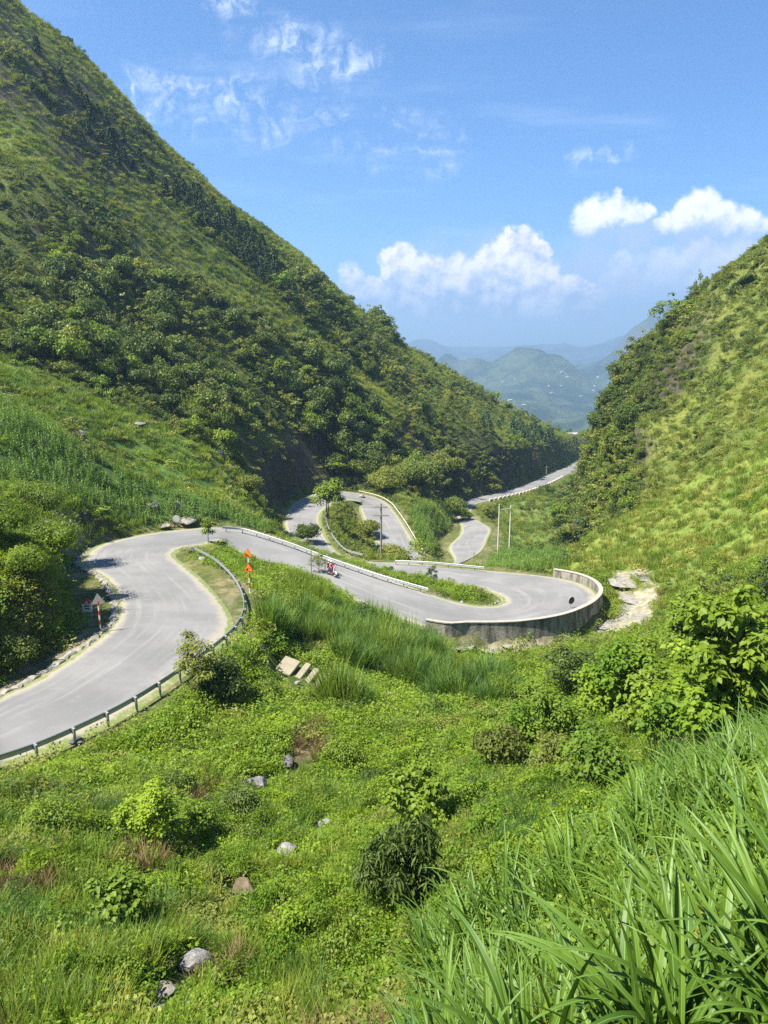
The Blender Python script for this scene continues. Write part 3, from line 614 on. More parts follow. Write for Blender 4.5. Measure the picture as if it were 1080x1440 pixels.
# ------------------------------------------------------------------ scatter: uncountable plants as one object each
def gn_scatter(name, protos, P, scl, idx, label, cat, tilt=.12, vary=.12):
    n = len(P)
    if n == 0: return
    g = np.random.default_rng(n)
    me = bpy.data.meshes.new(name); me.vertices.add(n); me.vertices.foreach_set('co', np.asarray(P, np.float32).ravel())
    rot = np.stack([g.normal(size=n)*tilt, g.normal(size=n)*tilt, g.random(n)*2*pi], 1)
    me.attributes.new('rot', 'FLOAT_VECTOR', 'POINT').data.foreach_set('vector', rot.astype(np.float32).ravel())
    sv = np.asarray(scl)[:, None]*np.exp(g.normal(size=(n, 3))*vary); me.attributes.new('scl', 'FLOAT_VECTOR', 'POINT').data.foreach_set('vector', sv.astype(np.float32).ravel())
    me.attributes.new('idx', 'INT', 'POINT').data.foreach_set('value', np.asarray(idx, np.int32))
    c = bpy.data.collections.new(name+'_kinds')
    for i, pm in enumerate(protos): c.objects.link(bpy.data.objects.new('%s_kind_%02d' % (name, i), pm))
    t = bpy.data.node_groups.new(name, 'GeometryNodeTree'); t.interface.new_socket('Geometry', in_out='INPUT', socket_type='NodeSocketGeometry'); t.interface.new_socket('Geometry', in_out='OUTPUT', socket_type='NodeSocketGeometry')
    N = t.nodes; L = t.links; gi = N.new('NodeGroupInput'); go = N.new('NodeGroupOutput'); ip = N.new('GeometryNodeInstanceOnPoints'); ci = N.new('GeometryNodeCollectionInfo')
    ci.inputs['Collection'].default_value = c; ci.inputs['Separate Children'].default_value = True; ci.inputs['Reset Children'].default_value = True
    def na(nm, ty):
        q = N.new('GeometryNodeInputNamedAttribute'); q.data_type = ty; q.inputs['Name'].default_value = nm; return q.outputs['Attribute']
    L.new(gi.outputs[0], ip.inputs['Points']); L.new(ci.outputs[0], ip.inputs['Instance']); ip.inputs['Pick Instance'].default_value = True
    L.new(na('idx', 'INT'), ip.inputs['Instance Index']); L.new(na('rot', 'FLOAT_VECTOR'), ip.inputs['Rotation']); L.new(na('scl', 'FLOAT_VECTOR'), ip.inputs['Scale']); L.new(ip.outputs[0], go.inputs[0])
    o = obj(name, me, label=label, cat=cat, kind='stuff'); md = o.modifiers.new('scatter', 'NODES'); md.node_group = t; return o
def visible(x, y, z, tol=2.5):
    v = np.ones(len(x), bool)
    for f in np.linspace(.04, .97, 45): v &= height(x*f, y*f) < z*f+tol
    return v
def sample(n, y0, y1, mode='area', x0=-300, x1=260, marg=70, tol=2.5, seed=1, hgt=0.0):
    g = np.random.default_rng(seed)
    if mode == 'area':
        y = y0+(y1-y0)*g.random(n); x = x0+(x1-x0)*g.random(n)
    else:
        y = np.exp(g.random(n)*(math.log(y1)-math.log(y0))+math.log(y0)); x = y*(g.random(n)*1.24-.62)*1.0
        if mode == 'near': x = (y+4)*(g.random(n)*1.3-.65)
    z = height(x, y); px, py = project(x, y, z+hgt)
    k = (px > -marg) & (px < 1080+marg) & (py < 1440+marg*2) & (py > -120); x, y, z = x[k], y[k], z[k]
    k = visible(x, y, z+.3, tol); return x[k], y[k], z[k]
def offroad(x, y, m=0.9):
    d, _, _ = road_near(x, y); return d > m
# ---- kinds
K_forest = [crown_mesh('forest_crown', 10+i, 900, 6, .135, .085, [M['forest']], .85, jitter=.8) for i in range(4)]
K_olive = [crown_mesh('olive_crown', 20+i, 750, 5, .125, .075, [M['olive']], .7, jitter=.8) for i in range(3)]
K_bright = [crown_mesh('bright_crown', 30+i, 750, 6, .14, .095, [M['bright']], .8, jitter=.7) for i in range(3)]
K_rag = [ragged_mesh('ragged_scrub', 140+i, 900, 15, .12, .075, [M[c]], .75+.35*(i % 3)) for i, c in enumerate(['forest', 'olive', 'forest', 'bright', 'forest', 'olive'])]
K_low = [herb_mesh('low_scrub', 40+i, 260, .16, .10, .55, [M[c]]) for i, c in enumerate(['olive', 'forest', 'grass', 'olive', 'straw'])]
K_farg = [blades_mesh('hill_grass', 50+i, 70, .9, .06, [M[c]], .7, .6, 3) for i, c in enumerate(['grass', 'straw', 'straw', 'grass'])]
K_corn = [corn_mesh('corn_plant', 60+i, [M['corn']]) for i in range(4)]

# ---- left and right hillsides, far slopes
def steep(n, x0, x1, y0, y1, seed):
    g = np.random.default_rng(seed); x = x0+(x1-x0)*g.random(n); y = y0+(y1-y0)*g.random(n); z = height(x, y); s = np.hypot(height(x+1, y)-z, height(x, y+1)-z); k = (s > 1.3) & (g.random(n) < (s-1.1)/2.5); return x[k], y[k], z[k]
x, y, z = sample(150000, 60, 640, seed=11, tol=4)
x2, y2, z2 = steep(60000, 35, 120, 120, 225, 3); x, y, z = np.concatenate([x, x2]), np.concatenate([y, y2]), np.concatenate([z, z2])
px, py, Z = zones(x, y, z); u = rng.random(len(x)); off = offroad(x, y, np.where((y > 105) & (y < 190) & (x < -14), 9.5, np.where((y > 100) & (y < 200), 5.5, 3.0))) & ~Z['slab']
dn = np.clip(1.0-(np.hypot(x, y)-150)/500, .35, 1)
cl = vnoise(x, y, 17)*.6+vnoise(x+50, y, 6)*.4
cliffy = Z['right'] & (px < 905+.75*np.maximum(520-py, 0)) & (py < 760)
forest = Z['left'] & ~Z['herb'] & ~Z['strip'] & ~Z['pine'] & (py > 60)
upper = forest & (py < 60+.78*px) & (px < 520)
forest &= ~upper; fslope = forest & (px > 545) & (py < 640)
shaft = forest & ~fslope
k = off & ((shaft & (u < .85)) | (fslope & (u < .25+.6*(cl > .56))) | (upper & (cl > .60) & (u < .6)) | (Z['strip'] & (cl > .68) & (u < .4)) | (Z['herb'] & (cl > .55) & (u < .35)) | (cliffy & (y > 100) & (u < .8)) | (Z['right'] & ~cliffy & (y > 100) & (u < .28+.5*(cl > .56))) | (Z['right'] & (y <= 100) & (px > 985) & (u < .15)) | (Z['yel'] & (cl > .80) & (u < .25)) | (Z['far'] & ~Z['corn2'] & (cl > .6) & (u < .55)))
X, Y, Zz = x[k], y[k], z[k]; big = ((forest & (py > 380)) | cliffy)[k]; yl = (Z['yel'] | Z['strip'] | Z['far'] | upper | fslope | Z['herb'])[k]; rt = (Z['right'])[k]; gr = (Z['right'] & ~cliffy)[k]
sc = np.where(big, 1.0+2.1*rng.random(len(X))**3, .8+.9*rng.random(len(X))**2); sc = np.where(yl, sc*.72, sc); sc = np.where(gr, sc*.85, sc); sc *= np.where(rt, .8, 1)*(.55+.95*sstep(vnoise(X+13, Y, 14)*.7+vnoise(X, Y+77, 5)*.3, .25, .75))
r2 = rng.random(len(X)); idx = np.where(r2 < .62, rng.integers(0, 4, len(X)), np.where(r2 < .88, 4+rng.integers(0, 3, len(X)), 7+rng.integers(0, 3, len(X))))
idx = np.where(rt | yl, np.where(r2 < .30, rng.integers(0, 4, len(X)), np.where(r2 < .78, 4+rng.integers(0, 3, len(X)), 7+rng.integers(0, 3, len(X)))), idx)
# the largest stand as trees of their own further below
order = np.argsort(-(sc/np.hypot(X, Y))*(big & ~yl)); TREES = [(X[i], Y[i], Zz[i], sc[i]*1.05, rt[i], idx[i]) for i in order[:150]]
m_ = np.ones(len(X), bool); m_[order[:150]] = False
ragi = np.where(rng.random(len(X)) < .68, 10+rng.integers(0, 6, len(X)), idx)
gn_scatter('hillside_undergrowth', K_forest+K_olive+K_bright+K_rag, np.stack([X, Y, Zz-.25], 1)[m_], (sc*np.where(ragi > 9, 1.25, 1))[m_], ragi[m_], 'dense green shrubs and bushes covering the steep hillsides', 'shrubbery', .28, .28)
print('shrubs', len(X))
x, y, z = sample(260000, 60, 640, seed=12, tol=2.5); px, py, Z = zones(x, y, z); u = rng.random(len(x)); off = offroad(x, y, 1.6)
cov = (Z['left'] | Z['right'] | Z['far'] | Z['yel']) & off & ~Z['corn'] & ~Z['slab']
k = cov & (u < np.where(Z['yel'], .16, .42)); P = np.stack([x, y, z-.05], 1)[k]; cl = vnoise(x+9, y, 12)[k]
lowi = np.where(Z['yel'][k], np.where(cl > .55, 2, 4), np.where(cl > .62, 1, np.where(cl > .45, 0, np.where(cl > .25, 3, 2))))
gn_scatter('low_scrub', K_low, P, .7+.8*rng.random(len(P)), lowi, 'low mixed scrub between the bushes on the slopes', 'scrub', .25); print('low', len(P))
k = off & ~Z['slab'] & ~Z['corn'] & (((Z['yel'] | Z['strip']) & (u > .25)) | (Z['right'] & (u > .5)) | (Z['far'] & (u > .6)) | (Z['herb'] & (u > .45)) | ((Z['left'] & (py < 60+.78*px)) & (u > .65)) | (Z['right'] & (u > .9)))
P = np.stack([x, y, z-.05], 1)[k]; yy = (Z['yel'] | Z['strip'])[k]; r2 = rng.random(len(P))
gn_scatter('hill_grass', K_farg, P, .7+.7*r2, np.where(Z['herb'][k], 0, np.where(yy, (r2*3.99).astype(int) % 4, (r2*4).astype(int) % 4)), 'yellow-green grass growing over the open slopes', 'grass', .2); print('hgrass', len(P))
# ---- scrub on the bank inside the rear hairpin
ISL = [(452,705),(470,690),(500,686),(530,725),(590,790),(570,800),(520,795),(485,785),(462,755)]
x, y, z = sample(9000, 95, 185, seed=15, x0=-30, x1=30, tol=3); px, py, Z = zones(x, y, z); k = inpoly(px, py, ISL) & offroad(x, y, 1.7) & (rng.random(len(x)) < .8); P = np.stack([x, y, z-.1], 1)[k]
gn_scatter('bank_scrub', K_rag, P, .5+.8*rng.random(len(P))**1.6, rng.integers(0, 6, len(P)), 'dense low scrub on the bank inside the rear hairpin', 'scrub', .2, .25); print('bank', len(P))
# ---- corn
x, y, z = sample(160000, 40, 250, seed=13, x0=-110, x1=60, tol=2.5); px, py, Z = zones(x, y, z); off = offroad(x, y, 1.8)
cl = vnoise(x, y, 7)*.6+vnoise(x, y+40, 3)*.4
k = off & ((Z['corn'] & (cl > .28)) | (Z['corn2'] & (cl > .2) & (np.arange(len(x)) % 2 == 0))); P = np.stack([x, y, z-.05], 1)[k]
gn_scatter('corn_field', K_corn, P, .55+.35*rng.random(len(P))+.25*(P[:, 1] > 118), rng.integers(0, 4, len(P)), 'young green corn planted over the slope above the bend and below the hairpins', 'corn', .08); print('corn', len(P))

CLEAR = []
for a, b, w in [(275, 1362, 50), (228, 1398, 44), (325, 1412, 26), (213, 1428, 34), (403, 1202, 36), (360, 1106, 36), (403, 1076, 24), (457, 1160, 26), (340, 1258, 46), (420, 884, 20), (272, 778, 18), (508, 700, 12), (285, 788, 15), (510, 1092, 16), (30, 930, 22), (263, 736, 34), (228, 742, 22), (1022, 828, 20), (108, 1045, 22), (730, 1000, 22), (655, 742, 9), (300, 640, 26), (195, 600, 20), (215, 718, 26), (110, 613, 22)]+[(405,945,60),(440,955,60),(425,965,60)]:
    q = hit(a, b)
    if q is not None: d_ = q[1]*cos(PITCH)-q[2]*sin(PITCH); CLEAR.append((q[0], q[1], w*.62*d_/F+.3)); CLEAR.append((q[0]*.97, q[1]*.97, w*.55*d_/F+.25))
def offclear(x, y):
    k = np.ones(len(x), bool)
    for a, b, r in CLEAR: k &= (x-a)**2+(y-b)**2 > r*r
    return k
# ---- the near slope
K_herb = [herb_mesh('herb_patch', 70+i, 190, .062, .042, .42, [M[c]], .5) for i, c in enumerate(['herb', 'herb', 'bright', 'herb', 'olive'])]
K_tuft = [blades_mesh('grass_tuft', 80+i, 38, .75, .017, [M[c]], .14, .75, 4) for i, c in enumerate(['grass', 'grass', 'dark_grass', 'straw', 'grass', 'brown'])]
K_tall = [blades_mesh('tall_grass', 90+i, 60, 1.5, .030, [M[c]], .34, .6, 5) for i, c in enumerate(['dark_grass', 'grass', 'dark_grass'])]
K_weed = [crown_mesh('weed', 95+i, 620, 4, .10, .065, [M[c]], 1.0, True, .5, .5, False, .05, .9, .6) for i, c in enumerate(['herb', 'bright', 'grass', 'herb'])]
x, y, z = sample(95000, 5.5, 92, 'near', seed=21, tol=.8); px, py, Z = zones(x, y, z); off = offroad(x, y, 1.0); u = rng.random(len(x)); cl = vnoise(x, y, 2.6)*.6+vnoise(x, y+30, .9)*.4
bare = (vnoise(x+60, y, 3.3)*.7+vnoise(x, y+33, 1.1)*.3) > .74
off &= offclear(x, y)
ok = off & ~Z['slab'] & ~bare & ~(Z['yel'] & (y > 75)) & ~Z['herb'] | (Z['slab'] & off & (vnoise(x, y, 2.5)*.6+vnoise(x+7, y, .83)*.4 < .27))
rdn, _, rix = road_near(x, y); shoulder = rdn < 2.3
k = ok & ((~shoulder) | (u < .45)); P = np.stack([x, y, z-.03], 1)[k]; r2 = rng.random(len(P)); s_ = np.clip(np.hypot(x, y)[k]/26, .85, 1.7)
gn_scatter('ground_cover', K_herb, P, (.5+1.15*r2**1.7)*s_, np.where(cl[k] > .62, 2, np.where(cl[k] < .33, 4, (r2*97).astype(int) % 2)), 'low leafy weeds covering the near slope', 'ground cover', .25); print('herb', len(P))
x, y, z = sample(42000, 5.5, 92, 'near', seed=22, tol=.8); px, py, Z = zones(x, y, z); off = offroad(x, y, .75); u = rng.random(len(x)); cl = vnoise(x+20, y, 3.4)*.65+vnoise(x, y, 1.1)*.35
rdn, _, _ = road_near(x, y); sh = rdn < 2.2
off &= offclear(x, y) & ~(inpoly(px, py, EL) & (y < 18)); k = off & ~Z['slab'] & ((cl > .52) | (u < .22) | Z['med']) & (~sh | (u < .6)); P = np.stack([x, y, z-.03], 1)[k]; r2 = rng.random(len(P)); s_ = np.where(sh[k], .4, 1)*(.6+.75*r2)
gn_scatter('grass_tufts', K_tuft, P, s_, np.where(vnoise(x+60, y, 3.3)[k] > .86, 5, np.where(cl[k] > .68, 2, (r2*53).astype(int) % 5)), 'green grass tufts scattered over the near slope', 'grass', .2); print('tuft', len(P))
x, y, z = sample(17000, 9, 92, 'near', seed=23, tol=.8); px, py, Z = zones(x, y, z); off = offroad(x, y, 2.6); u = rng.random(len(x)); cl = vnoise(x+80, y, 5)*.6+vnoise(x, y+9, 1.6)*.4
off &= offclear(x, y); k = off & ~Z['slab'] & ((cl > .56) & (u < .45)) & (np.hypot(x, y) > 13) & ~(Z['med'] & (py < 860)); P = np.stack([x, y, z-.03], 1)[k]
gn_scatter('leafy_weeds', K_weed, P, .22+.55*rng.random(len(P))**1.8, rng.integers(0, 4, len(P)), 'knee-high leafy weeds scattered over the near slope', 'weeds', .2); print('weed', len(P))
K_ragn = [ragged_mesh('low_thicket', 170+i, 1500, 16, .075, .048, [M[c]], .7+.2*(i % 3)) for i, c in enumerate(['bright', 'herb', 'forest', 'bright', 'olive', 'herb'])]
x, y, z = sample(5200, 11, 92, 'near', seed=27, tol=.8); px, py, Z = zones(x, y, z); off = offroad(x, y, 3.0) & offclear(x, y); u = rng.random(len(x)); cl = vnoise(x+11, y+5, 6)*.6+vnoise(x, y+19, 2.2)*.4
k = off & ~Z['slab'] & ~Z['med'] & (((cl > .47) & (u < .55)) | ((px > 640) & (py > 900) & (u < .6))); P = np.stack([x, y, z-.08], 1)[k]
gn_scatter('low_thicket', K_ragn, P, (.30+1.0*rng.random(len(P))**1.5)*np.clip(P[:, 1]/34, .6, 1.25), rng.integers(0, 6, len(P)), 'tangled low shrubs and weeds growing in patches on the near slope', 'shrubbery', .2, .25); print('thicket', len(P))
# tall grass: the island inside the near bend and the thicket in front of the lower road
TG = [((460,905),(520,890),(560,885),(600,905),(630,940),(625,965),(570,975),(530,960),(490,945),(470,930)), ((350,850),(420,860),(480,880),(520,900),(480,915),(420,900),(360,890)), ((590,950),(700,950),(740,975),(700,1000),(600,995)), ((455,965),(520,975),(520,1005),(460,1000))]
x, y, z = sample(15000, 36, 92, 'near', seed=24, tol=.8); px, py, Z = zones(x, y, z); u = rng.random(len(x)); off = offroad(x, y, 1.7)
off &= offclear(x, y); k = off & ((Z['med'] & (u < .8)) | (inpoly(px, py, TG[0])) | (inpoly(px, py, TG[1]) & (u < .8)) | (inpoly(px, py, TG[2]) & (u < .35)) | (inpoly(px, py, TG[3]) & (u < .6))); P = np.stack([x, y, z-.03], 1)[k]; py_ = py[k]
sc_ = np.where(py_ < 830, .55, np.where(py_ < 870, .8, 1.45))*(.45+.85*vnoise(P[:, 0], P[:, 1], 2.2)+.35*rng.random(len(P)))
gn_scatter('tall_grass', K_tall, P, sc_, np.where(py_ < 850, 1, rng.integers(0, 3, len(P))), 'tall green grass on the island between the bends', 'grass', .12); print('tallg', len(P))
# ---- cane grass at the photographer's feet
K_cane = [blades_mesh('cane_grass', 110+i, 15, 1.85, .078, [M['cane'], M['cane_rib']], .22, 1.0, 12, True, .45) for i in range(6)]
g = np.random.default_rng(5); n = 9000; y = 1.4+g.random(n)**1.3*22; x = -2+g.random(n)*22; z = height(x, y); s0 = .55+.35*g.random(n); px, py = project(x, y, z+1.55*s0); pd, pe = project(x, y, z)
k = inpoly(px, py, EL+[]) | ((px > 620) & (py >= 1440) & (px < 1400)); k &= (g.random(n) < np.where(y < 9, .42, .40)) & (pd > 600); s0 = s0[k]
P = np.stack([x, y, z-.05], 1)[k]; k2 = np.hypot(P[:, 0], P[:, 1]) > 4.3; P = P[k2][:1100]; s0 = s0[k2][:1100]
gn_scatter('cane_grass', K_cane, P, s0*1.15, g.integers(0, 6, len(P)), 'tall broad-bladed grass in the near corner', 'grass', .13); print('cane', len(P))
# ================================================================== things
def tmesh(name, parts, mats, smooth_=False):
    V, Fc = join(parts); return mesh(name, V, Fc, mats, smooth_=smooth_)
def empty(name, loc, label, cat, group=None, rz=0.0):
    o = obj(name, None, loc=loc, label=label, cat=cat, group=group); o.rotation_euler = (0, 0, rz); return o
steel = plain('galvanised_steel', (.40,.42,.41), .42, .55, .15); steel_d = plain('weathered_post_steel', (.30,.31,.30), .6, .3, .2)
concrete = plain('old_concrete', (.36,.34,.29), .9, 0, .3, 3, .5); white_paint = plain('white_paint', (.75,.75,.72), .5, 0, .08); red_paint = plain('red_paint', (.60,.03,.03), .5, 0, .1)
black = plain('black_rubber', (.02,.02,.02), .6); dark_metal = plain('dark_metal', (.06,.06,.065), .4, .5)
# ---- guard rails
def rail_profile(P, thick=.10):
    """two-wave steel beam swept along a line"""
    P = np.array(P); n = len(P); T = np.gradient(P, axis=0); T[:, 2] = 0; T /= np.linalg.norm(T, axis=1)[:, None]; Nn = np.stack([T[:, 1], -T[:, 0], 0*T[:, 0]], 1)
    prof = [(.00,.155),(.045,.13),(.05,.09),(.005,.035),(.0,.0),(.005,-.035),(.05,-.09),(.045,-.13),(.0,-.155),(-.012,-.155),(.03,-.12),(.03,-.095),(-.012,-.035),(-.015,0),(-.012,.035),(.03,.095),(.03,.12),(-.012,.155)]
    V = np.stack([P+Nn*a+[0, 0, b] for a, b in prof], 1); k = len(prof); g = np.arange(n*k).reshape(n, k); g2 = np.roll(g, -1, axis=1)
    Fq = np.stack([g[:-1], g2[:-1], g2[1:], g[1:]], -1).reshape(-1, 4); return V.reshape(-1, 3), Fq, T, Nn
def resample(P, step):
    P = catmull(np.array(P, float), 10); s = np.concatenate([[0], np.cumsum(np.linalg.norm(np.diff(P, axis=0), axis=1))]); t = np.arange(0, s[-1], step)
    return np.stack([np.interp(t, s, P[:, i]) for i in range(3)], 1)
def grounded(P, h): 
    P = P.copy(); z = height(P[:, 0], P[:, 1])+h; P[:, 2] = smooth(z.copy(), 6); return P
def guardrail(P, label, post_every, side=1, first=0.0):
    D = grounded(resample(P, .5), .72); o = empty('guardrail', D[0]-[0, 0, .72], label, 'guardrail', 'steel crash barriers along the road'); L0 = D[0]-[0, 0, .72]
    V, Fq, T, Nn = rail_profile(D-L0); obj('rail', mesh('rail', V, Fq, [steel], smooth_=True), o)
    pm = tmesh('post', [tube([(0, 0, -.35), (0, 0, .84)], [.065, .065], 10), tube([(0, 0, .84), (0, 0, .862)], [.07, .045], 10)], [steel_d]); st = int(post_every/.5)
    bm = tmesh('spacer_block', [box((0, 0, 0), (.12, .10, .30))], [steel_d])
    for i in range(int(first/.5), len(D), st):
        n = Nn[i]*side; p = D[i]-L0+n*.16; gz = hz(*(D[i]+n*.16)[:2])-L0[2]
        q = obj('post', pm, o, (p[0], p[1], gz)); b = obj('spacer_block', bm, q, (-n[0]*.09, -n[1]*.09, p[2]-gz)); b.rotation_euler = (0, 0, math.atan2(T[i][1], T[i][0]))
    return o
guardrail(RAIL1, 'long steel guardrail curving round the outside of the nearest road bend, seen from behind', 2.0, 1, 0)
guardrail(RAIL2, 'steel guardrail running above the middle lane where the motorbike rides', 2.0, -1, .5)
guardrail(RAIL3, 'short pale steel guardrail bending along the grass bank inside the rear hairpin', 2.0, -1)
guardrail(RAIL4, 'straight short steel guardrail behind the grassy island by the corn', 2.0, -1)
D = grounded(resample(RAIL5, .8), .0); L0 = D[0]
o = empty('road_parapet', L0, 'thin white painted parapet rail down the outer edge of the rear hairpin', 'parapet')
obj('rail', tmesh('rail', [tube(D-L0+[0, 0, .62], [.06]*len(D), 6)], [plain('cream_paint', (.70,.67,.56), .7)]), o); pm = tmesh('post', [box((0, 0, .2), (.2, .2, .85))], [concrete])
for i in range(0, len(D), 3): obj('post', pm, o, D[i]-L0)
# ---- the retaining wall round the lower hairpin
def wall_material():
    m, k = mat('weathered_wall'); p = k.node('ShaderNodeNewGeometry').outputs['Position']
    v = k.vm('MULTIPLY', p, (1, 1, .22)); n1 = k.noise(v, 1.5, 6, .7); n2 = k.noise(p, .6, 5, .65); n3 = k.noise(p, 6, 4, .6)
    c = k.mix(k.ss(n1, .36, .62), (.075,.07,.058), (.29,.265,.22)); c = k.mix(k.m('MULTIPLY', k.ss(n2, .52, .66), .8), c, (.36,.33,.28)); c = k.mix(k.ss(n3, .60, .75), c, (.07,.07,.05))
    b = k.node('ShaderNodeBump', {'Height': n3, 'Strength': .6, 'Distance': .08}); k.node('ShaderNodeOutputMaterial', {0: k.node('ShaderNodeBsdfPrincipled', {'Base Color': c, 'Roughness': .95, 'Normal': b})}); return m
i0, i1 = pidx(20), pidx(27)+2
ax = RB-RA; axn = ax/np.linalg.norm(ax[:, :2], axis=1)[:, None]; axn[:, 2] = 0
W = resample((RB+axn*.45)[i0:i1:4], .6); Tt = np.gradient(W, axis=0); Tt[:, 2] = 0; Tt /= np.linalg.norm(Tt, axis=1)[:, None]; Nn = np.stack([Tt[:, 1], -Tt[:, 0], 0*Tt[:, 0]], 1)
W[:, 2] = smooth(W[:, 2].copy(), 8)
if (Nn[len(W)//2]@axn[(i0+i1)//2]) < 0: Nn = -Nn
o = empty('retaining_wall', W[0], 'curved stained concrete wall round the outside of the lower hairpin', 'wall')
jit = fbm(np.arange(len(W))*.6, np.zeros(len(W)), 3, 3)*.06
prof = [(0, -.6), (0, .92), (.36, .95), (.42, .2), (.60, -1.2), (.85, -4.5)]
V = np.stack([W-W[0]+Nn*a+np.array([0, 0, 1])*b+(np.array([0, 0, 1])*jit[:, None] if b > .5 else 0) for a, b in prof], 1); k_ = len(prof); g = np.arange(len(W)*k_).reshape(-1, k_)
Fq = np.stack([g[:-1, :-1], g[:-1, 1:], g[1:, 1:], g[1:, :-1]], -1).reshape(-1, 4).tolist()+[tuple(g[0]), tuple(g[-1][::-1])]
obj('wall_body', mesh('wall_body', V.reshape(-1, 3), Fq, [wall_material()]), o)
cop = [(-.05, .97), (-.05, 1.05), (.42, 1.06), (.42, .96)]
V = np.stack([W-W[0]+Nn*a+np.array([0, 0, 1])*(b+jit[:, None]) for a, b in cop], 1); g = np.arange(len(W)*4).reshape(-1, 4); g2 = np.roll(g, -1, axis=1)
obj('coping', mesh('coping', V.reshape(-1, 3), np.stack([g[:-1], g2[:-1], g2[1:], g[1:]], -1).reshape(-1, 4).tolist()+[tuple(g[0]), tuple(g[-1][::-1])], [plain('coping_concrete', (.34,.31,.26), .9, 0, .35, 2.0, .4)]), o)
# ---- parapet blocks along the far road
bmh = tmesh('parapet_block', [box((0, 0, .28), (1.9, .4, .75))], [plain('whitewashed_stone', (.55,.50,.42), .9, 0, .3)])
D = resample((RA-axn*.9)[pidx(48)+4:pidx(52):3], 3.4)
for i in range(1, len(D)-1):
    t = D[i+1]-D[i-1]; b = obj('parapet_block', bmh, None, (D[i][0], D[i][1], D[i][2]-.05), 'pale masonry block in the row along the edge of the far road', 'parapet', 'parapet blocks edging the far road'); b.rotation_euler = (0, 0, math.atan2(t[1], t[0]))
# ---- kerb stones of the ditch by the near bend
def rock_mesh(name, seed, sub=3, rough=.35, flat=.7, mats=()):
    import bmesh
    bm = bmesh.new(); bmesh.ops.create_icosphere(bm, subdivisions=sub, radius=1); g = np.random.default_rng(seed); o1 = g.random(3)*50
    from mathutils import noise as mn
    cuts = [(rand_unit(g, 1)[0], .55+.3*g.random()) for _ in range(9)]
    for v in bm.verts:
        c = v.co; d = 1+rough*mn.noise(c*1.1+Vector(o1))+rough*.35*mn.noise(c*3.7+Vector(o1))+rough*.12*mn.noise(c*9+Vector(o1)); p = c*d
        for nn, dd in cuts:
            q = Vector(nn); s = p.dot(q)-dd
            if s > 0: p = p-q*s*.8
        v.co = Vector((p.x, p.y, p.z*flat))
    me = bpy.data.meshes.new(name); bm.to_mesh(me); bm.free(); [me.materials.append(m) for m in mats]; return me
def stone_material(name, ca, cb, lich):
    m, k = mat(name); p = k.node('ShaderNodeNewGeometry').outputs['Position']; n1 = k.noise(p, 2.2, 6, .7); n2 = k.noise(p, 11, 5, .7)
    c = k.mix(k.ss(n1, .35, .65), ca, cb); c = k.mix(k.ss(n2, .55, .7), c, lich); b = k.node('ShaderNodeBump', {'Height': k.m('ADD', n1, n2), 'Strength': .8, 'Distance': .08})
    k.node('ShaderNodeOutputMaterial', {0: k.node('ShaderNodeBsdfPrincipled', {'Base Color': c, 'Roughness': .95, 'Normal': b})}); return m
st_grey = stone_material('grey_limestone', (.12,.117,.112), (.30,.29,.275), (.10,.10,.09)); st_pale = stone_material('pale_stone', (.17,.155,.13), (.31,.29,.25), (.11,.10,.08)); st_dark = stone_material('dark_stone', (.06,.06,.06), (.17,.165,.15), (.03,.03,.03)); st_brown = stone_material('brown_clod', (.11,.08,.05), (.20,.15,.10), (.07,.05,.03))
ROCKS = [rock_mesh('rock', s, 3, .4, .75, [st_grey]) for s in range(3)]+[rock_mesh('rock', s+10, 3, .4, .6, [st_pale]) for s in range(3)]+[rock_mesh('rock', s+20, 3, .45, .7, [st_dark]) for s in range(2)]+[rock_mesh('rock', 33, 3, .45, .5, [st_brown])]
def rock(px, py, wpx, kind, label, hr=.7, name='boulder', tiltz=None):
    p = hit(px, py); 
    if p is None: return
    d = p[1]*cos(PITCH)-p[2]*sin(PITCH); r = wpx/2*d/F; o = obj(name, ROCKS[kind], None, (p[0], p[1], p[2]+r*hr*.35), label, 'rock'); o.scale = (r, r*.85, r*hr); o.rotation_euler = (random.uniform(-.3, .3), random.uniform(-.3, .3), tiltz if tiltz is not None else random.random()*6); return o
rock(275,1362,50,0,'rounded pale grey boulder sitting alone on the grass at bottom left', 1.1)
rock(228,1398,44,3,'flat pale stone just below the rounded boulder', .35); rock(325,1412,26,3,'small pale stone right of the flat stone near the bottom edge', .9); rock(213,1428,34,4,'low flat stone at the bottom edge under the flat pale stone', .35)
rock(403,1202,36,1,'angular grey rock left of the drooping-leaved shrub', .8); rock(360,1106,36,1,'grey rock with a white top in weeds below the concrete slabs', .7); rock(403,1076,24,6,'dark jagged rock above the white-topped grey rock', .9)
rock(457,1160,26,0,'small grey rock half hidden in weeds above the drooping-leaved shrub', .5); rock(340,1258,46,8,'brown lump of earth and dead weeds in the bright grass', .5); rock(420,884,20,8,'brown heap of dead grass in the tall grass above the slabs', .7)
rock(272,778,18,6,'dark rock at the upper end of the nearest guardrail', .9); rock(508,700,12,3,'white boulder at the top of the rear hairpin', .9); rock(285,788,15,0,'grey rock in the grass of the island beside the guardrail end',.6)
rock(510,1092,16,3,'small pale stone in the open grass of the mid slope',.4); rock(30,930,22,3,'pale rock on the shaded bank beside the ditch',.8); rock(263,736,34,3,'long pale rock on the verge behind the road mirror',.5); rock(228,742,22,4,'smaller pale rock left of the long pale rock on the verge',.5)
rock(1022,828,20,0,'grey rock in the weeds at the foot of the right slope', .7); rock(108,1045,22,6,'dark stones heaped under the nearest guardrail',.6); rock(730,1000,22,0,'grey stone in the weeds below the tall grass',.5); rock(655,742,9,3,'pale stone on the verge of the far S-bend', .7)
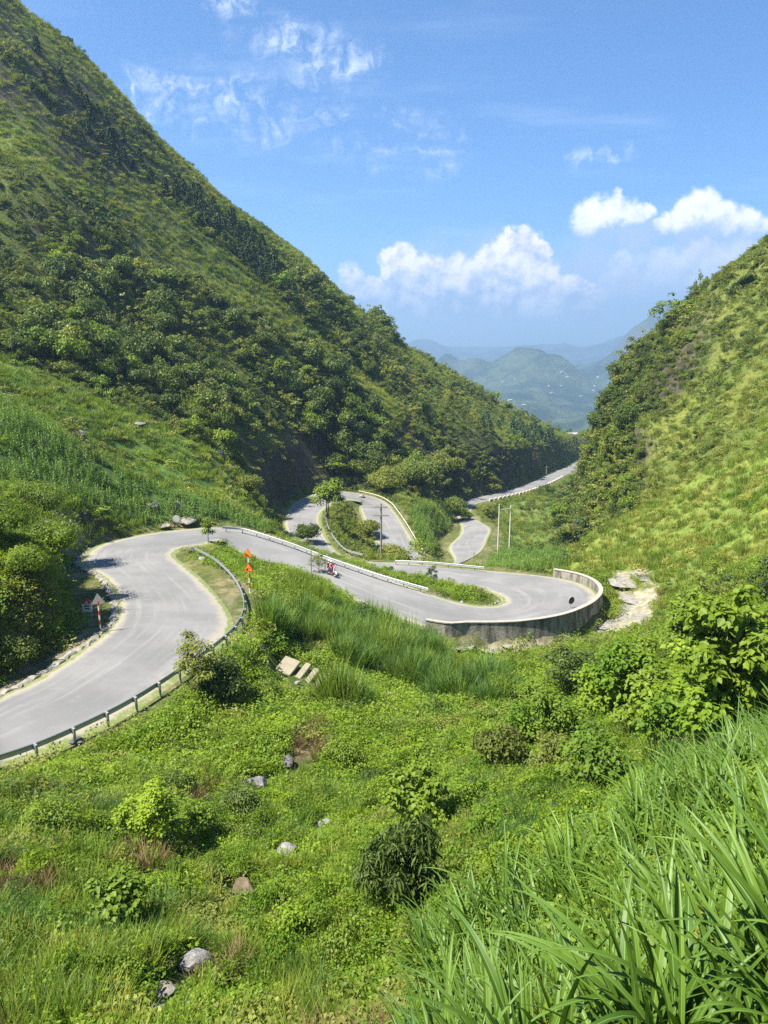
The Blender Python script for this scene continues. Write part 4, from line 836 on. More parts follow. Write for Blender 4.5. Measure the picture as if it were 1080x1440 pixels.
rock(300,640,26,1,'grey rock outcrop on the corn slope', .6); rock(195,600,20,1,'grey rock between the bushes high on the corn slope',.6); rock(215,718,26,6,'dark rock at the foot of the corn slope',.8); rock(110,613,22,1,'small grey rock at the left top of the corn field',.6)
for i, (a, b, w) in enumerate([(838,893,40),(870,858,46),(892,842,38),(885,818,50),(905,812,26),(850,878,36),(820,903,34),(780,915,30),(740,915,26),(690,912,30),(650,912,24),(905,868,30),(862,880,22),(880,870,18),(800,905,16),(712,908,14)]):
    p = hit(a, b)
    if p is not None:
        o = rock(a, b, w, 3+i % 3, 'flat pale slab of rock on the bare gully floor outside the curved wall', .14, 'flat_rock'); o['group'] = 'flat rocks below the curved wall'; o.rotation_euler = (0, 0, i*1.3); o.location.z -= o.scale.z*.35; o.scale.y *= 1.5; o.scale.x *= 1.4
# rubble along verges: ditch edge stones, and pale stones under the middle rail
g = np.random.default_rng(8)
V_ = resample((RA-axn*.95)[0:pidx(10):3], .75)
for i, p in enumerate(V_):
    if p[1] < 26: continue
    o = obj('kerb_stone', ROCKS[3+i % 3], None, (p[0]+g.normal()*.08, p[1]+g.normal()*.08, hz(p[0], p[1])+.05), 'rough pale kerb stone in the row between the near road and its ditch', 'kerb stone', 'rough stones lining the ditch of the near bend'); o.scale = (.50*(.8+.4*g.random()), .34, .26*(.7+.6*g.random())); t = V_[min(i+1, len(V_)-1)]-V_[max(i-1, 0)]; o.rotation_euler = (0, 0, math.atan2(t[1], t[0])+g.normal()*.15)
n_ = 0
for i in range(70):
    q = g.integers(pidx(15), pidx(24)); p = RA[q]-axn[q]*(.5+.9*g.random()); r = .07+.16*g.random()**2; o = obj('verge_stone', ROCKS[g.integers(0, 6)], None, (p[0], p[1], hz(p[0], p[1])+r*.3), 'loose pale stone on the verge between the middle lane and its guardrail', 'stone', 'loose stones on the middle verge'); o.scale = (r, r*.8, r*.8); o.rotation_euler = (0, 0, g.random()*6)
# ---- concrete slabs (old steps) on the near slope
S_ = hit(405, 942); slm = plain('slab_concrete', (.235,.21,.15), .95, 0, .35, 2.5, .5)
for i, (dx, dy, dz, w, l, lab) in enumerate([(0,0,.15,1.25,1.35,'widest concrete slab, uppermost of the four lying in the grass'), (1.05,-.3,-.12,.45,1.5,'second concrete slab, next to the widest one in the grass'), (1.65,-.6,-.36,.42,1.5,'third concrete slab down the row in the grass'), (2.2,-.9,-.6,.45,1.5,'lowest concrete slab at the right end of the row in the grass')]):
    V, Fc = box((0, 0, 0), (w, l, .22)); o = obj('concrete_slab', mesh('concrete_slab', V, Fc, [slm]), None, (S_[0]+dx, S_[1]+dy, max(hz(S_[0]+dx, S_[1]+dy)+.16, S_[2]+dz+.1)), lab, 'slab', 'concrete slabs of an old step'); o.rotation_euler = (R(24), R(8), R(-28))
    o.modifiers.new('bevel', 'BEVEL').width = .03
for i in range(60):
    y_ = math.exp(random.uniform(math.log(12), math.log(60))); x_ = y_*random.uniform(-.45, .30); z_ = hz(x_, y_); r = random.uniform(.08, .26)*(.7+y_/60)
    if road_near(x_, y_)[0].item() < 3.5: continue
    o = obj('stone', ROCKS[i % 6 if i % 5 else 8], None, (x_, y_, z_+r*.45), 'small stone lying among the weeds of the near slope', 'stone', 'small stones in the weeds'); o.scale = (r, r*.8, r*.8); o.rotation_euler = (random.random(), random.random(), random.random()*6)
# ---- road signs, stones and mirrors
def disc(c, r, n=20, th=.02, ax='y'):
    V = []; 
    for s in (-th/2, th/2):
        for i in range(n): a = 2*pi*i/n; V.append((c[0]+r*cos(a), c[1]+s, c[2]+r*sin(a)))
    return V, [tuple(range(n))[::-1], tuple(range(n, 2*n))]+[(i, (i+1) % n, n+(i+1) % n, n+i) for i in range(n)]
def tri(c, s, th=.02, rnd=.04):
    P = [(-s/2, -s*.29), (s/2, -s*.29), (0, s*.577)]; out = []
    for i in range(3):
        a = np.array(P[i-1]); b = np.array(P[i]); d = np.array(P[(i+1) % 3]); u = (a-b)/np.linalg.norm(a-b); v = (d-b)/np.linalg.norm(d-b); out += [b+u*rnd*1.7, b+(u+v)*rnd*.55, b+v*rnd*1.7]
    n = len(out); V = [(c[0]+p[0], c[1]-th/2, c[2]+p[1]) for p in out]+[(c[0]+p[0], c[1]+th/2, c[2]+p[1]) for p in out]
    return V, [tuple(range(n)), tuple(range(n, 2*n))[::-1]]+[(i, n+i, n+(i+1) % n, (i+1) % n) for i in range(n)]
def prism(P, y0, y1):
    n = len(P); V = [(a, y0, b) for a, b in P]+[(a, y1, b) for a, b in P]; return V, [tuple(range(n)), tuple(range(n, 2*n))[::-1]]+[(i, n+i, n+(i+1) % n, (i+1) % n) for i in range(n)]
def banded_pole(o, h, r, n, start_white=True):
    for i in range(n):
        z0 = h*i/n; z1 = h*(i+1)/n; obj('pole_band', tmesh('pole_band', [tube([(0, 0, z0), (0, 0, z1)], [r, r], 10)], [white_paint if (i % 2 == 0) == start_white else red_paint]), o)
orange = plain('orange_sign', (.85,.22,.01), .45, 0, .06); grey_back = plain('sign_back', (.55,.56,.56), .5, .3)
p = aty(354, 893, 58.0); p[2] = hz(p[0], p[1])
o = empty('warning_sign', p, 'red and white pole with two orange triangle warning signs beside the guardrail', 'road sign', rz=R(-12))
htop = max(3.4, aty(342, 796, p[1])[2]-p[2]); banded_pole(o, htop-.3, .055, 7)
for zc_, hill in ((htop-.02, True), (htop-1.25, False)):
    q = obj('sign_plate', tmesh('sign_plate', [tri((0, -.08, zc_), .82)], [red_paint]), o); obj('sign_face', tmesh('sign_face', [tri((0, -.096, zc_), .70, .01, .03)], [orange]), q)
    if hill: obj('symbol', tmesh('symbol', [prism([(-.24, -.15+zc_), (.18, -.15+zc_), (-.22, .04+zc_)], -.108, -.103)], [black]), q)
    else: obj('symbol', tmesh('symbol', [prism([(-.24, -.16+zc_), (-.02, -.16+zc_), (-.02, .02+zc_), (-.16, .0+zc_)], -.108, -.103), prism([(.0, .1+zc_), (.05, .1+zc_), (.16, -.05+zc_), (.11, -.07+zc_)], -.108, -.103)], [black]), q)
p = hit(142, 891); o = empty('marker_pole', p, 'red and white banded pole with a white triangle sign seen from behind at the ditch', 'road sign', rz=R(20)); banded_pole(o, 2.3, .05, 7, False)
q = obj('sign_plate', tmesh('sign_plate', [tri((0, .08, 2.35), .85)], [grey_back]), o)
p = hit(124, 868); o = empty('kilometre_stone', p, 'white kilometre marker with a red rounded top on two legs at the ditch', 'milestone', rz=R(8))
arc = [(.32*cos(a), 1.05+.26*sin(a)) for a in np.linspace(0, pi, 12)]
obj('panel', tmesh('panel', [prism([(-.32, .42), (.32, .42), (.32, 1.05), (-.32, 1.05)], -.09, .09)], [white_paint]), o)
q = obj('red_top', tmesh('red_top', [prism(arc, -.092, .092)], [red_paint]), o)
def text(s, size, loc, m, parent, rx=pi/2, ext=.004, name='lettering'):
    c = bpy.data.curves.new(name, 'FONT'); c.body = s; c.size = size; c.extrude = ext; c.align_x = 'CENTER'; c.align_y = 'CENTER'; c.materials.append(m); t = bpy.data.objects.new(name, c); COL.objects.link(t); t.parent = parent; t.location = loc; t.rotation_euler = (rx, 0, 0); return t
obj('mark', tmesh('mark', [prism([(-.12,1.12),(.12,1.12),(.10,1.20),(-.10,1.20)], -.1, -.094)], [white_paint]), q)
obj('line_of_writing', tmesh('line_of_writing', [prism([(-.2,.84),(.2,.84),(.2,.93),(-.2,.93)], -.1, -.092)]+[prism([(-.14+.1*i,.62),(-.06+.1*i,.62),(-.06+.1*i,.73),(-.14+.1*i,.73)], -.1, -.092) for i in range(3)], [black]), o)
for sx in (-.22, .22): obj('leg', tmesh('leg', [box((sx, 0, .18), (.09, .12, .6))], [concrete]), o)
def mirror(px, py, r, label, h, rz, face=None):
    p = hit(px, py); o = empty('road_mirror', p, label, 'traffic mirror', rz=rz); obj('pole', tmesh('pole', [tube([(0, 0, -.2), (0, 0, h)], [.04, .04], 8)], [steel]), o)
    obj('rim', tmesh('rim', [disc((0, -.07, h), r, 24, .07)], [plain('mirror_rim', (.35,.12,.03) if face is None else (.3,.3,.3), .6)]), o)
    obj('disc', tmesh('disc', [disc((0, -.115, h), r*.9, 24, .02)], [face or grey_back]), o)
mirror(802, 857, .42, 'round dark-backed traffic mirror on a thin pole inside the curved wall', 1.05, R(30), dark_metal)
mirror(249, 741, .50, 'round pale traffic mirror on the verge below the corn field', 1.0, R(-5), plain('pale_disc', (.42,.44,.40), .5))
mirror(250, 722, .52, 'round black disc standing in the corn above the pale mirror', 1.0, R(-5), black)
# ---- poles and wires
wood = plain('grey_timber', (.20,.18,.15), .9, 0, .3, 5); conc_p = plain('pole_concrete', (.58,.56,.45), .85, 0, .12)
def pole(px, pyb, Y, pyt, r, m, label, arms=(), name='utility_pole', group=None):
    p = aty(px, pyb, Y); p[2] = hz(p[0], p[1]); h = aty(px, pyt, p[1])[2]-p[2]; h = min(max(h, 3), 14); o = empty(name, p, label, 'utility pole' if name == 'utility_pole' else 'post', group)
    obj('shaft', tmesh('shaft', [tube([(0, 0, -.5), (0, 0, h)], [r*1.25, r*.85], 10)], [m]), o)
    for az, w in arms: obj('crossarm', tmesh('crossarm', [box((0, -r-.05, h-az), (w, .12, .14))], [m]), o)
    return p, h
pA, hA = pole(536, 788, 107, 708, .14, wood, 'weathered grey utility pole with crossarms rising before the rear hairpin', ((.5, 1.9), (1.8, 2.3)))
pB, hB = pole(700, 776, 148, 709, .13, conc_p, 'left one of the two pale concrete poles in the corn beyond the lower hairpin', ())
pC, hC = pole(716, 773, 150, 711, .13, conc_p, 'right one of the two pale concrete poles in the corn beyond the lower hairpin', ())
q = obj('pole_link_beam', tmesh('pole_link_beam', [box((0, 0, 0), (float(np.hypot(*(pC-pB)[:2])), .12, .14))], [conc_p]), None, ((pB+pC)/2+[0, 0, max(hB, hC)*0+hB-.7]), 'crossbeam joining the two pale concrete poles near their tops', 'crossbeam'); q.rotation_euler = (0, 0, math.atan2(pC[1]-pB[1], pC[0]-pB[0]))
pD, hD = pole(768, 674, 318, 655, .2, wood, 'small dark pole beside the far road', ((.6, 1.6),)); pE, hE = pole(438, 801, 73, 768, .05, steel_d, 'thin grey stake on the inner edge of the middle lane', (), 'stake')
pF, hF = pole(462, 740, 140, 690, .10, wood, 'slim pole beside the spreading tree at the rear hairpin', ())
def silpole(px, py, Y, hpx, label):
    p = aty(px, py, Y); p[2] = hz(p[0], p[1]); o = empty('ridge_post', p, label, 'post', 'posts on the right ridge'); h = 4.0; obj('shaft', tmesh('shaft', [tube([(0, 0, -1), (0, 0, h)], [.10, .07], 6)], [wood]), o); obj('crossarm', tmesh('crossarm', [box((0, 0, h-.4), (1.2, .1, .1))], [wood]), o)
silpole(1026, 376, 196, 14, 'upper post standing out against the sky on the right ridge'); silpole(992, 402, 197, 14, 'lower post standing out against the sky on the right ridge')
def wire(a, b, sag, label):
    a, b = np.array(a), np.array(b); t = np.linspace(0, 1, 14)[:, None]; P = a+(b-a)*t; P[:, 2] -= sag*4*(t*(1-t))[:, 0]; P2 = P-a; obj('overhead_wire', tmesh('overhead_wire', [tube(P2, [.018]*14, 4)], [dark_metal]), None, a, label, 'wire', 'overhead wires between the poles')
wire(pF+[0, 0, hF-.2], pA+[0, 0, hA-.5], 1.2, 'thin wire from the slim pole to the weathered grey pole'); wire(pA+[0, 0, hA-.5], pB+[0, 0, hB-.3], 1.5, 'thin wire from the weathered grey pole to the pale poles'); wire(pC+[0, 0, hC-.3], pD+[0, 0, hD-.5], 4, 'long thin wire from the pale poles up to the far road pole')
# ---- houses far off
hw = plain('house_plaster', (.35,.34,.32), .9); hr = plain('house_roof', (.40,.36,.34), .8); hbw = plain('house_opening', (.05,.05,.06), .5)
def house(p, w, d, h, rz, label, group):
    o = empty('house', p, label, 'house', group, rz); obj('wall', tmesh('wall', [box((0, 0, h/2-1), (w, d, h+2))], [hw]), o)
    rv = [(-w*.55, -d*.6, h), (w*.55, -d*.6, h), (w*.55, d*.6, h), (-w*.55, d*.6, h), (-w*.5, 0, h+d*.3), (w*.5, 0, h+d*.3)]; obj('roof', tmesh('roof', [(rv, [(0, 1, 5, 4), (2, 3, 4, 5), (0, 4, 3), (1, 2, 5), (3, 2, 1, 0)])], [hr]), o)
    for sx in (-.28, .05, .3): obj('window', tmesh('window', [box((sx*w, -d/2-.02, h*.5), (w*.13, .06, h*.4))], [hbw]), o)
p = aty(800, 616, 520); p[2] = hz(p[0], p[1]); house(p, 14, 6, 3.2, .1, 'long low white building on the spur beyond the far road', 'houses beyond the pass')
p = aty(826, 622, 515); p[2] = hz(p[0], p[1]); house(p, 5, 4, 2.6, .4, 'tiny white hut right of the long low building on the spur', 'houses beyond the pass')
g = np.random.default_rng(12); from_far = lambda x, y: float(far_height(np.array([x]), np.array([y]))[0])
def fhit(px, py):
    r = ray(px, py); t = np.geomspace(750, 9000, 1500)/r[1]; P = r[None]*t[:, None]; b = P[:, 2] < far_height(P[:, 0], P[:, 1]); i = int(np.argmax(b)); return P[i] if b.any() else None
for i in range(14):
    px = g.uniform(690, 850) if i % 3 else g.uniform(770, 845); py = g.uniform(526, 575) if i % 3 else g.uniform(520, 545); p = fhit(px, py)
    if p is not None and p[1] > 1500: house([p[0], p[1], from_far(p[0], p[1])], g.uniform(7, 16), g.uniform(6, 9), g.uniform(3, 6), g.uniform(-.6, .6), 'tiny pale house in the hazy village on the far slopes', 'village houses in the haze')
# ================================================================== trees, shrubs and clumps that can be told apart
def branchy(seed, H, Rr, n, lean=(0, 0), r0=.05, start=.35, rise=.5):
    """trunk with limbs; returns parts and the limb ends"""
    g = np.random.default_rng(seed); t = np.linspace(0, 1, 7); bend = g.normal(size=2)*.06*H; P = np.stack([lean[0]*t+bend[0]*np.sin(t*3), lean[1]*t+bend[1]*np.sin(t*2.4), t*H*.92-.15*(t == 0)], 1)
    parts = [tube(P, r0*(1-.75*t), 7)]; ends = [P[-1]]
    for i in range(n):
        s = start+(1-start)*(i+g.random()*.6)/n; s = min(s, .97); b = np.array([np.interp(s, t, P[:, j]) for j in range(3)]); a = i*2.4+g.random(); L = Rr*(.65+.45*g.random())*(1.05-.45*s)
        e = b+np.array([cos(a)*L, sin(a)*L, L*rise*(.6+.8*g.random())]); m_ = (b+e)/2+[0, 0, L*.12]; q = np.stack([b, m_, e]); parts.append(tube(q, [r0*.45*(1-.6*s)+.006, r0*.3*(1-.6*s)+.005, .004], 5)); ends.append(e); ends.append(m_*.4+e*.6)
        for _ in range(2):
            e2 = m_+rand_unit(g, 1)[0]*L*.45+[0, 0, L*.15]; parts.append(tube(np.stack([m_, e2]), [r0*.2+.004, .003], 4)); ends.append(e2)
    return parts, np.array(ends)
def clusters(seed, ends, n, rad, L, W, hexa=True, droop=.3, up=.8):
    g = np.random.default_rng(seed); pick = g.integers(0, len(ends), n); d = rand_unit(g, n); rr = rad*(.3+.8*g.random(n)); C = ends[pick]+d*rr[:, None]*[1, 1, .7]
    N = d*.5+rand_unit(g, n)*.5+[0, 0, up]; D = d+rand_unit(g, n)*.4; D[:, 2] -= droop; sz = .65+.6*g.random(n); V, Fq = leafquads(C, N, D, L*sz, W*sz, .12, hexa); return V, Fq, np.repeat(g.random(n), len(Fq)//n)
def tree(name, base, H, Rr, leaf, mt, label, cat, seed, limbs=8, nleaf=900, rad=.45, lean=(0, 0), r0=.06, start=.3, droop=.3, group=None, rise=.5, up=.8, hexa=True, trunk='trunk', crown='crown'):
    o = empty(name, base, label, cat, group); parts, ends = branchy(seed, H, Rr, limbs, lean, r0, start, rise); obj(trunk, tmesh(trunk, parts, [M['bark']], True), o)
    V, Fq, lv = clusters(seed+1, ends, nleaf, rad, leaf[0], leaf[1], hexa, droop, up); obj(crown, mesh(crown, V, Fq, [M[mt]], {'lv': lv}), o); return o
def at(px, py, Y=None):
    if Y is None: return hit(px, py)
    p = aty(px, py, Y); p[2] = hz(p[0], p[1]); return p
def bush(px, py, Y, wpx, kind, label, cat='bush', name='bush', hs=1.0, seed=None, n=900, L=None):
    """a dense bush whose crown reaches the ground"""
    p = at(px, py, Y); d = p[1]*cos(PITCH)-p[2]*sin(PITCH); r = wpx/2*d/F/.85; lf = L or max(.11, .0016*d); n = int(min(9000, max(n, 9*(r/lf)**2*2.2))); s = seed or int(px*7+py)
    o = empty(name, p, label, cat); cr = obj('crown', crown_mesh('crown', s, n, 6, lf/r*1.3, lf/r*.8, [M[kind]], .85, n < 3000, .4, .6, True, .1, .8, .55), o); cr.scale = (r, r, r*hs); parts, _ = branchy(s, r*1.1, r*.8, 6, r0=.04*r); obj('stem', tmesh('stem', parts, [M['bark']]), o); return o
# by the near bend and on the verges
tree('small_tree', at(277, 978), 3.3, 1.25, (.17, .075), 'olive', 'small loose-crowned tree leaning over the nearest guardrail', 'tree', 3, 12, 2300, .42, (-.3, .3), .06, .25)
bush(318, 985, None, 80, 'forest', 'dark bushy shrub right of the small tree at the guardrail', seed=5, n=1600, L=.14)
tree('sapling', at(293, 764), 3.0, .8, (.26, .14), 'bright', 'lone sapling at the tip of the grassy island on the near bend', 'sapling', 7, 7, 600, .4, (0, 0), .05, .3)
tree('flowering_shrub', at(449, 808), 2.3, 1.0, (.16, .07), 'olive', 'feathery olive shrub at the lane edge just left of the motorbike', 'shrub', 9, 10, 900, .4, (0, 0), .04, .2)
tree('spreading_tree', at(462, 742, 140), 6.6, 3.7, (.42, .28), 'bright', 'spreading tree with a flat two-part crown before the dark cliff', 'tree', 15, 11, 2600, 1.05, (.5, 0), .16, .55, .2, rise=.35)
bush(432, 765, 118, 40, 'forest', 'dark round shrub behind the guardrail on the rear road edge', seed=12, n=1500)
bush(552, 768, 133, 42, 'olive', 'greyish shrub with pinkish twigs on the bank inside the rear hairpin', seed=13, n=1300); bush(521, 745, 150, 34, 'olive', 'bush on the crest of the bank inside the rear hairpin', seed=14, n=1100)
tree('flat_topped_sapling', at(586, 795, 104), 3.6, 2.0, (.28, .15), 'bright', 'flat-topped sapling in front of the lower end of the rear hairpin', 'sapling', 17, 9, 900, .5, (0, 0), .05, .45, rise=.2)
tree('dark_shrub', at(607, 818, 84), 1.7, .9, (.16, .08), 'pine', 'small dark layered shrub on the tip of the grassy median', 'shrub', 19, 9, 700, .25, (0, 0), .05, .2, rise=.15)
tree('sparse_shrub', at(430, 762, 95), 1.3, 1.2, (.12, .05), 'olive', 'sparse twiggy shrub just behind the middle guardrail', 'shrub', 21, 9, 500, .3)
for (a, b, Y, w, kd, lab) in [(640,722,205,36,'forest','dark tree clump above the far S-bend'), (580,700,192,60,'forest','broad dark bush on the slope right of the rear hairpin'), (545,690,182,48,'olive','olive bush at the foot of the cliff above the rear hairpin'), (616,700,215,52,'olive','rounded olive bush high on the slope left of the far S-bend'),
    (822,756,165,26,'pine','small dark tree in the gully before the right cliff'), (60,775,55,118,'bright','big pale rounded bush on the bank left of the near bend'), (652,727,196,26,'bright','bush half hiding the upper bend of the far road'), (10,830,48,95,'bright','leafy bright bush at the left edge above the ditch'), (45,850,46,72,'bright','light green bush overhanging the shaded bank'),
    (60,720,66,90,'grass','pale green bush above the big rounded bush at left'), (382,735,124,40,'olive','tan-green bush at the right tip of the corn slope'), (350,722,122,44,'olive','bush behind the first stretch of the middle guardrail'), (20,905,40,70,'forest','low dark bush at the foot of the left bank'),
    (705,1082,27,78,'olive','dark twiggy round bush in the middle of the near slope'), (722,832,100,0,'x',''), (505,868,64,40,'dark_grass','dark bush between tall grass and the middle lane')]:
    if kd != 'x': bush(a, b, Y, w, kd, lab, n=1700 if w > 70 else 1200)
# near slope plants
tree('sapling', at(212, 1198), 1.9, 1.0, (.12, .085), 'herb', 'bright yellow-green sapling on the lower left slope', 'sapling', 31, 12, 2600, .32, (0, 0), .03, .25)
tree('sapling', at(272, 1178), 1.2, .7, (.13, .08), 'bright', 'smaller sapling leaning right of the bright yellow-green one', 'sapling', 33, 8, 700, .28, (.2, 0), .025, .3)
tree('broad_leaved_shrub', at(170, 1320), 1.35, .8, (.16, .12), 'bright', 'shrub with round pale leaves at left above the rounded boulder', 'shrub', 35, 10, 900, .3, (0, 0), .025, .2)
tree('drooping_shrub', at(560, 1290), 2.2, 1.1, (.24, .055), 'forest', 'dark shrub with long hanging leaves in the centre of the near slope', 'shrub', 37, 14, 2600, .38, (0, 0), .04, .15, 1.3, up=.1)
tree('broad_leaved_shrub', at(590, 1180), 2.1, 1.3, (.16, .13), 'bright', 'bright round-leaved shrub behind the dark drooping one', 'shrub', 39, 11, 1500, .34, (0, 0), .03, .2)
tree('leafy_shrub', at(420, 1330), 1.0, .6, (.09, .06), 'herb', 'thin yellow-green plant between boulder and drooping shrub', 'shrub', 41, 8, 600, .26, (0, 0), .02, .2)
tree('leafy_shrub', at(690, 1190), 1.0, .75, (.10, .07), 'herb', 'vivid small-leaved shrub at the edge of the broad-bladed grass', 'shrub', 43, 10, 1200, .3, (0, 0), .02, .15)
for (a, b, Y, H, Rr, lf, mt, nl, lab, sd) in [(1025,1045,None,4.4,2.2,(.27,.21),'bright',2600,'tall broad-leaved small tree with a bare reddish trunk at the right edge',51), (885,1010,None,3.2,2.1,(.24,.18),'herb',2850,'bright broad-leaved shrub left of the tall small tree on the right',53), (800,985,None,3.0,2.0,(.16,.10),'forest',3600,'dark green leafy shrub in front of the bare gully floor',55),
    (770,1045,None,2.1,1.6,(.17,.11),'bright',2700,'rounded mid-green shrub below the dark leafy one',57), (985,890,None,2.6,1.8,(.26,.20),'bright',1900,'broad-leaved shrub at the foot of the right grass slope',59), (1075,860,None,4.2,1.7,(.20,.13),'forest',1700,'upright dark shrub at the right edge under the grass slope',61),
    (940,1060,None,1.9,1.2,(.20,.16),'herb',1400,'pale broad-leaved plant between the tall small tree and the near grass',63), (845,1075,None,1.4,1.1,(.13,.09),'bright',1300,'low bright shrub left of the dark spiky plant',65), (1065,960,None,3.2,1.6,(.24,.18),'bright',1500,'broad-leaved shrub half out of view right of the bare trunk',67), (700,985,None,1.3,.9,(.13,.08),'bright',1000,'small shrub below the middle of the curved wall',69),
    (965,950,None,3.3,2.4,(.22,.17),'bright',2850,'wide bright shrub between the gully floor and the tall broad-leaved tree',71), (880,965,None,1.8,1.5,(.17,.11),'forest',1900,'dark shrub with lit top below the gully floor',73), (755,1000,None,1.6,1.3,(.15,.10),'bright',1600,'spreading shrub below the right half of the curved wall',75), (1010,985,None,3.2,2.0,(.24,.19),'herb',2550,'vivid large-leaved shrub at the foot of the bare-trunked tree',77), (660,1150,None,1.2,.9,(.11,.08),'herb',1300,'vivid shrub behind the edge of the near grass',79), (830,1120,None,1.5,1.2,(.15,.11),'bright',1400,'leafy shrub directly behind the near grass, left of the dark spiky plant',81), (845,1020,None,2.6,1.8,(.22,.17),'herb',2600,'large bright-leaved shrub in the middle of the thicket below the gully',93), (920,1040,None,2.4,1.6,(.21,.16),'bright',2400,'large-leaved shrub just behind the dark spiky plant',95), (1000,1060,None,2.2,1.4,(.22,.17),'herb',2000,'large-leaved shrub at the foot of the bare trunk by the near grass',97), (740,1055,None,1.6,1.3,(.14,.10),'herb',1800,'vivid open shrub left of the thicket below the curved wall',99), (1060,1010,None,2.2,1.3,(.22,.17),'bright',1300,'leafy shrub at the right edge below the bare-trunked tree',83), (780,1085,None,1.2,1.0,(.13,.09),'olive',1200,'olive shrub left of the low bright shrub on the right slope',85), (340,1150,None,1.0,.8,(.10,.06),'forest',1200,'dark low shrub under the white-topped grey rock',87), (80,1180,None,1.1,.9,(.10,.065),'bright',1300,'green shrub near the left edge below the guardrail',89), (480,1080,None,1.1,.9,(.11,.07),'bright',1200,'green shrub in the centre of the slope right of the dark jagged rock',91)]:
    p = at(a, b, Y)
    if p is not None: tree('broad_leaved_shrub' if 'shrub' in lab or 'plant' in lab else 'small_tree', p, H, Rr, lf, mt, lab, 'shrub' if 'tree' not in lab.split(' with')[0] else 'tree', sd, 13, nl, .5, (0, 0), .05, .22 if sd != 51 else .45)
def clump(px, py, H, n, w, mt, label, Y=None, sp=.35, arch=.6, up=.25, name='grass_clump', fold=False, seed=1):
    p = at(px, py, Y); obj(name, blades_mesh(name, seed, n, H, w, [M[mt]], sp, arch, 6, fold, up), None, (p[0], p[1], p[2]-.03), label, 'grass clump')
M['spike'] = leaf_material('spike_leaves', (.012,.035,.010), (.035,.075,.018), .12, .5)
clump(935, 1112, 1.9, 60, .07, 'spike', 'very dark spiky clump of sword-like leaves behind the near grass', sp=.22, arch=.18, up=.45, name='spiky_plant', fold=True, seed=3)
for i, (a, b, H, mt, lab) in enumerate([(575,966,2.0,'grass','tallest fountain-shaped grass clump in front of the curved wall'), (675,940,1.1,'grass','round grass tussock just below the curved wall'), (340,925,1.2,'dark_grass','blue-green grass clump right of the small tree'), (490,990,1.3,'dark_grass','dark grass clump right of the concrete slabs'), (620,985,1.3,'dark_grass','low dark grass clump below the fountain-shaped one'),
    (575,1030,.9,'dark_grass','small dark tuft standing alone on the mid slope'), (180,1100,1.2,'grass','grass clump below the nearest guardrail'), (315,1105,1.0,'grass','upright grass clump between guardrail and white-topped rock'), (480,905,1.7,'dark_grass','dense clump beside the lane where the grass island ends'), (604,902,2.3,'dark_grass','dark tussock hiding the left end of the curved wall'), (578,900,2.2,'dark_grass','tall tussock just left of the end of the curved wall'), (632,918,1.6,'dark_grass','rounded tussock before the left part of the curved wall'),
    (230,1290,.9,'dark_grass','dark long-bladed clump above the rounded boulder'), (25,1270,.9,'dark_grass','dark grass clump at the left edge of the slope'), (130,1250,.8,'grass','grass clump left of the bright sapling'), (345,1330,.6,'grass','bright tuft just right of the rounded boulder'), (60,1420,.9,'grass','grass clump in the bottom left corner'), (150,1430,.9,'straw','yellowish grass clump at the bottom left'), (650,1240,.9,'dark_grass','isolated clump at the upper edge of the broad-bladed grass'), (730,1010,1.0,'dark_grass','row of dark grass below the curved wall')]):
    clump(a, b, H, 90, .035, mt, lab, seed=20+i, sp=.42)
# trees picked out on the two big hillsides: copies of a few kinds
def conifer(seed):
    g = np.random.default_rng(seed); C = []; D = []; 
    for i in range(11):
        z = .16+.8*i/11; r = .30*(1-z)**.8+.03; nb = 8
        for b in range(nb):
            a = 2*pi*b/nb+i*.7+g.random()*.4
            for t in (.45, .75, 1.0):
                for _ in range(2): C.append([cos(a)*r*t+g.normal()*.018, sin(a)*r*t+g.normal()*.018, z-.05*t+g.normal()*.012]); D.append([cos(a), sin(a), -.3])
    C = np.array(C); D = np.array(D); N = np.tile([0, 0, 1.0], (len(C), 1))+D*.4+rand_unit(g, len(C))*.3; V, Fq = leafquads(C, N, D, .13, .075, .1); return mesh('crown', V, Fq, [M['pine']], {'lv': np.repeat(g.random(len(C)), 1)})
PC = [conifer(s) for s in range(3)]; pt = tmesh('trunk', [tube([(0, 0, -.08), (0, 0, .5), (0, 0, .95)], [.02, .013, .004], 6)], [M['bark']])
def place_tree(name, x, y, z, s, crown, trunk, label, cat, group, sz=(1, 1, 1)):
    o = empty(name, (x, y, z), label, cat, group, random.random()*6); o.scale = (s*sz[0], s*sz[1], s*sz[2]); obj('trunk', trunk, o); obj('crown', crown, o)
x, y, z = sample(60000, 150, 420, seed=31, tol=3); px, py, Z = zones(x, y, z); k = Z['pine'] & (vnoise(x, y, 9) > .22); k &= rng.random(len(x)) < np.clip((px-20)/260, .12, 1); X, Y_, Zz = x[k], y[k], z[k]; cnt = 0; used = []
for i in range(len(X)):
    if all((X[i]-a)**2+(Y_[i]-b)**2 > 5.5 for a, b in used):
        used.append((X[i], Y_[i])); s = random.uniform(3.0, 5.6); place_tree('conifer', X[i], Y_[i], Zz[i]-.2, s, PC[cnt % 3], pt, 'dark conifer below the left ridge, '+('in its top part near the upper left corner' if px[k][i] < 150 else 'in its middle stretch' if px[k][i] < 290 else 'in its lower right end'), 'conifer', 'conifers in the band below the left ridge'); cnt += 1
        if cnt >= 230: break
print('conifers', cnt)
for i in range(46):
    px_ = 745+random.gauss(0, 38); py_ = 612+(px_-745)*.30+random.uniform(-8, 14); p = hit(px_, py_)
    if p is not None and p[1] > 260: place_tree('conifer', p[0], p[1], p[2]-.2, random.uniform(3.5, 6.5), PC[i % 3], pt, 'small conifer among those where the left ridge runs out above the far road', 'conifer', 'conifers at the low end of the left ridge')
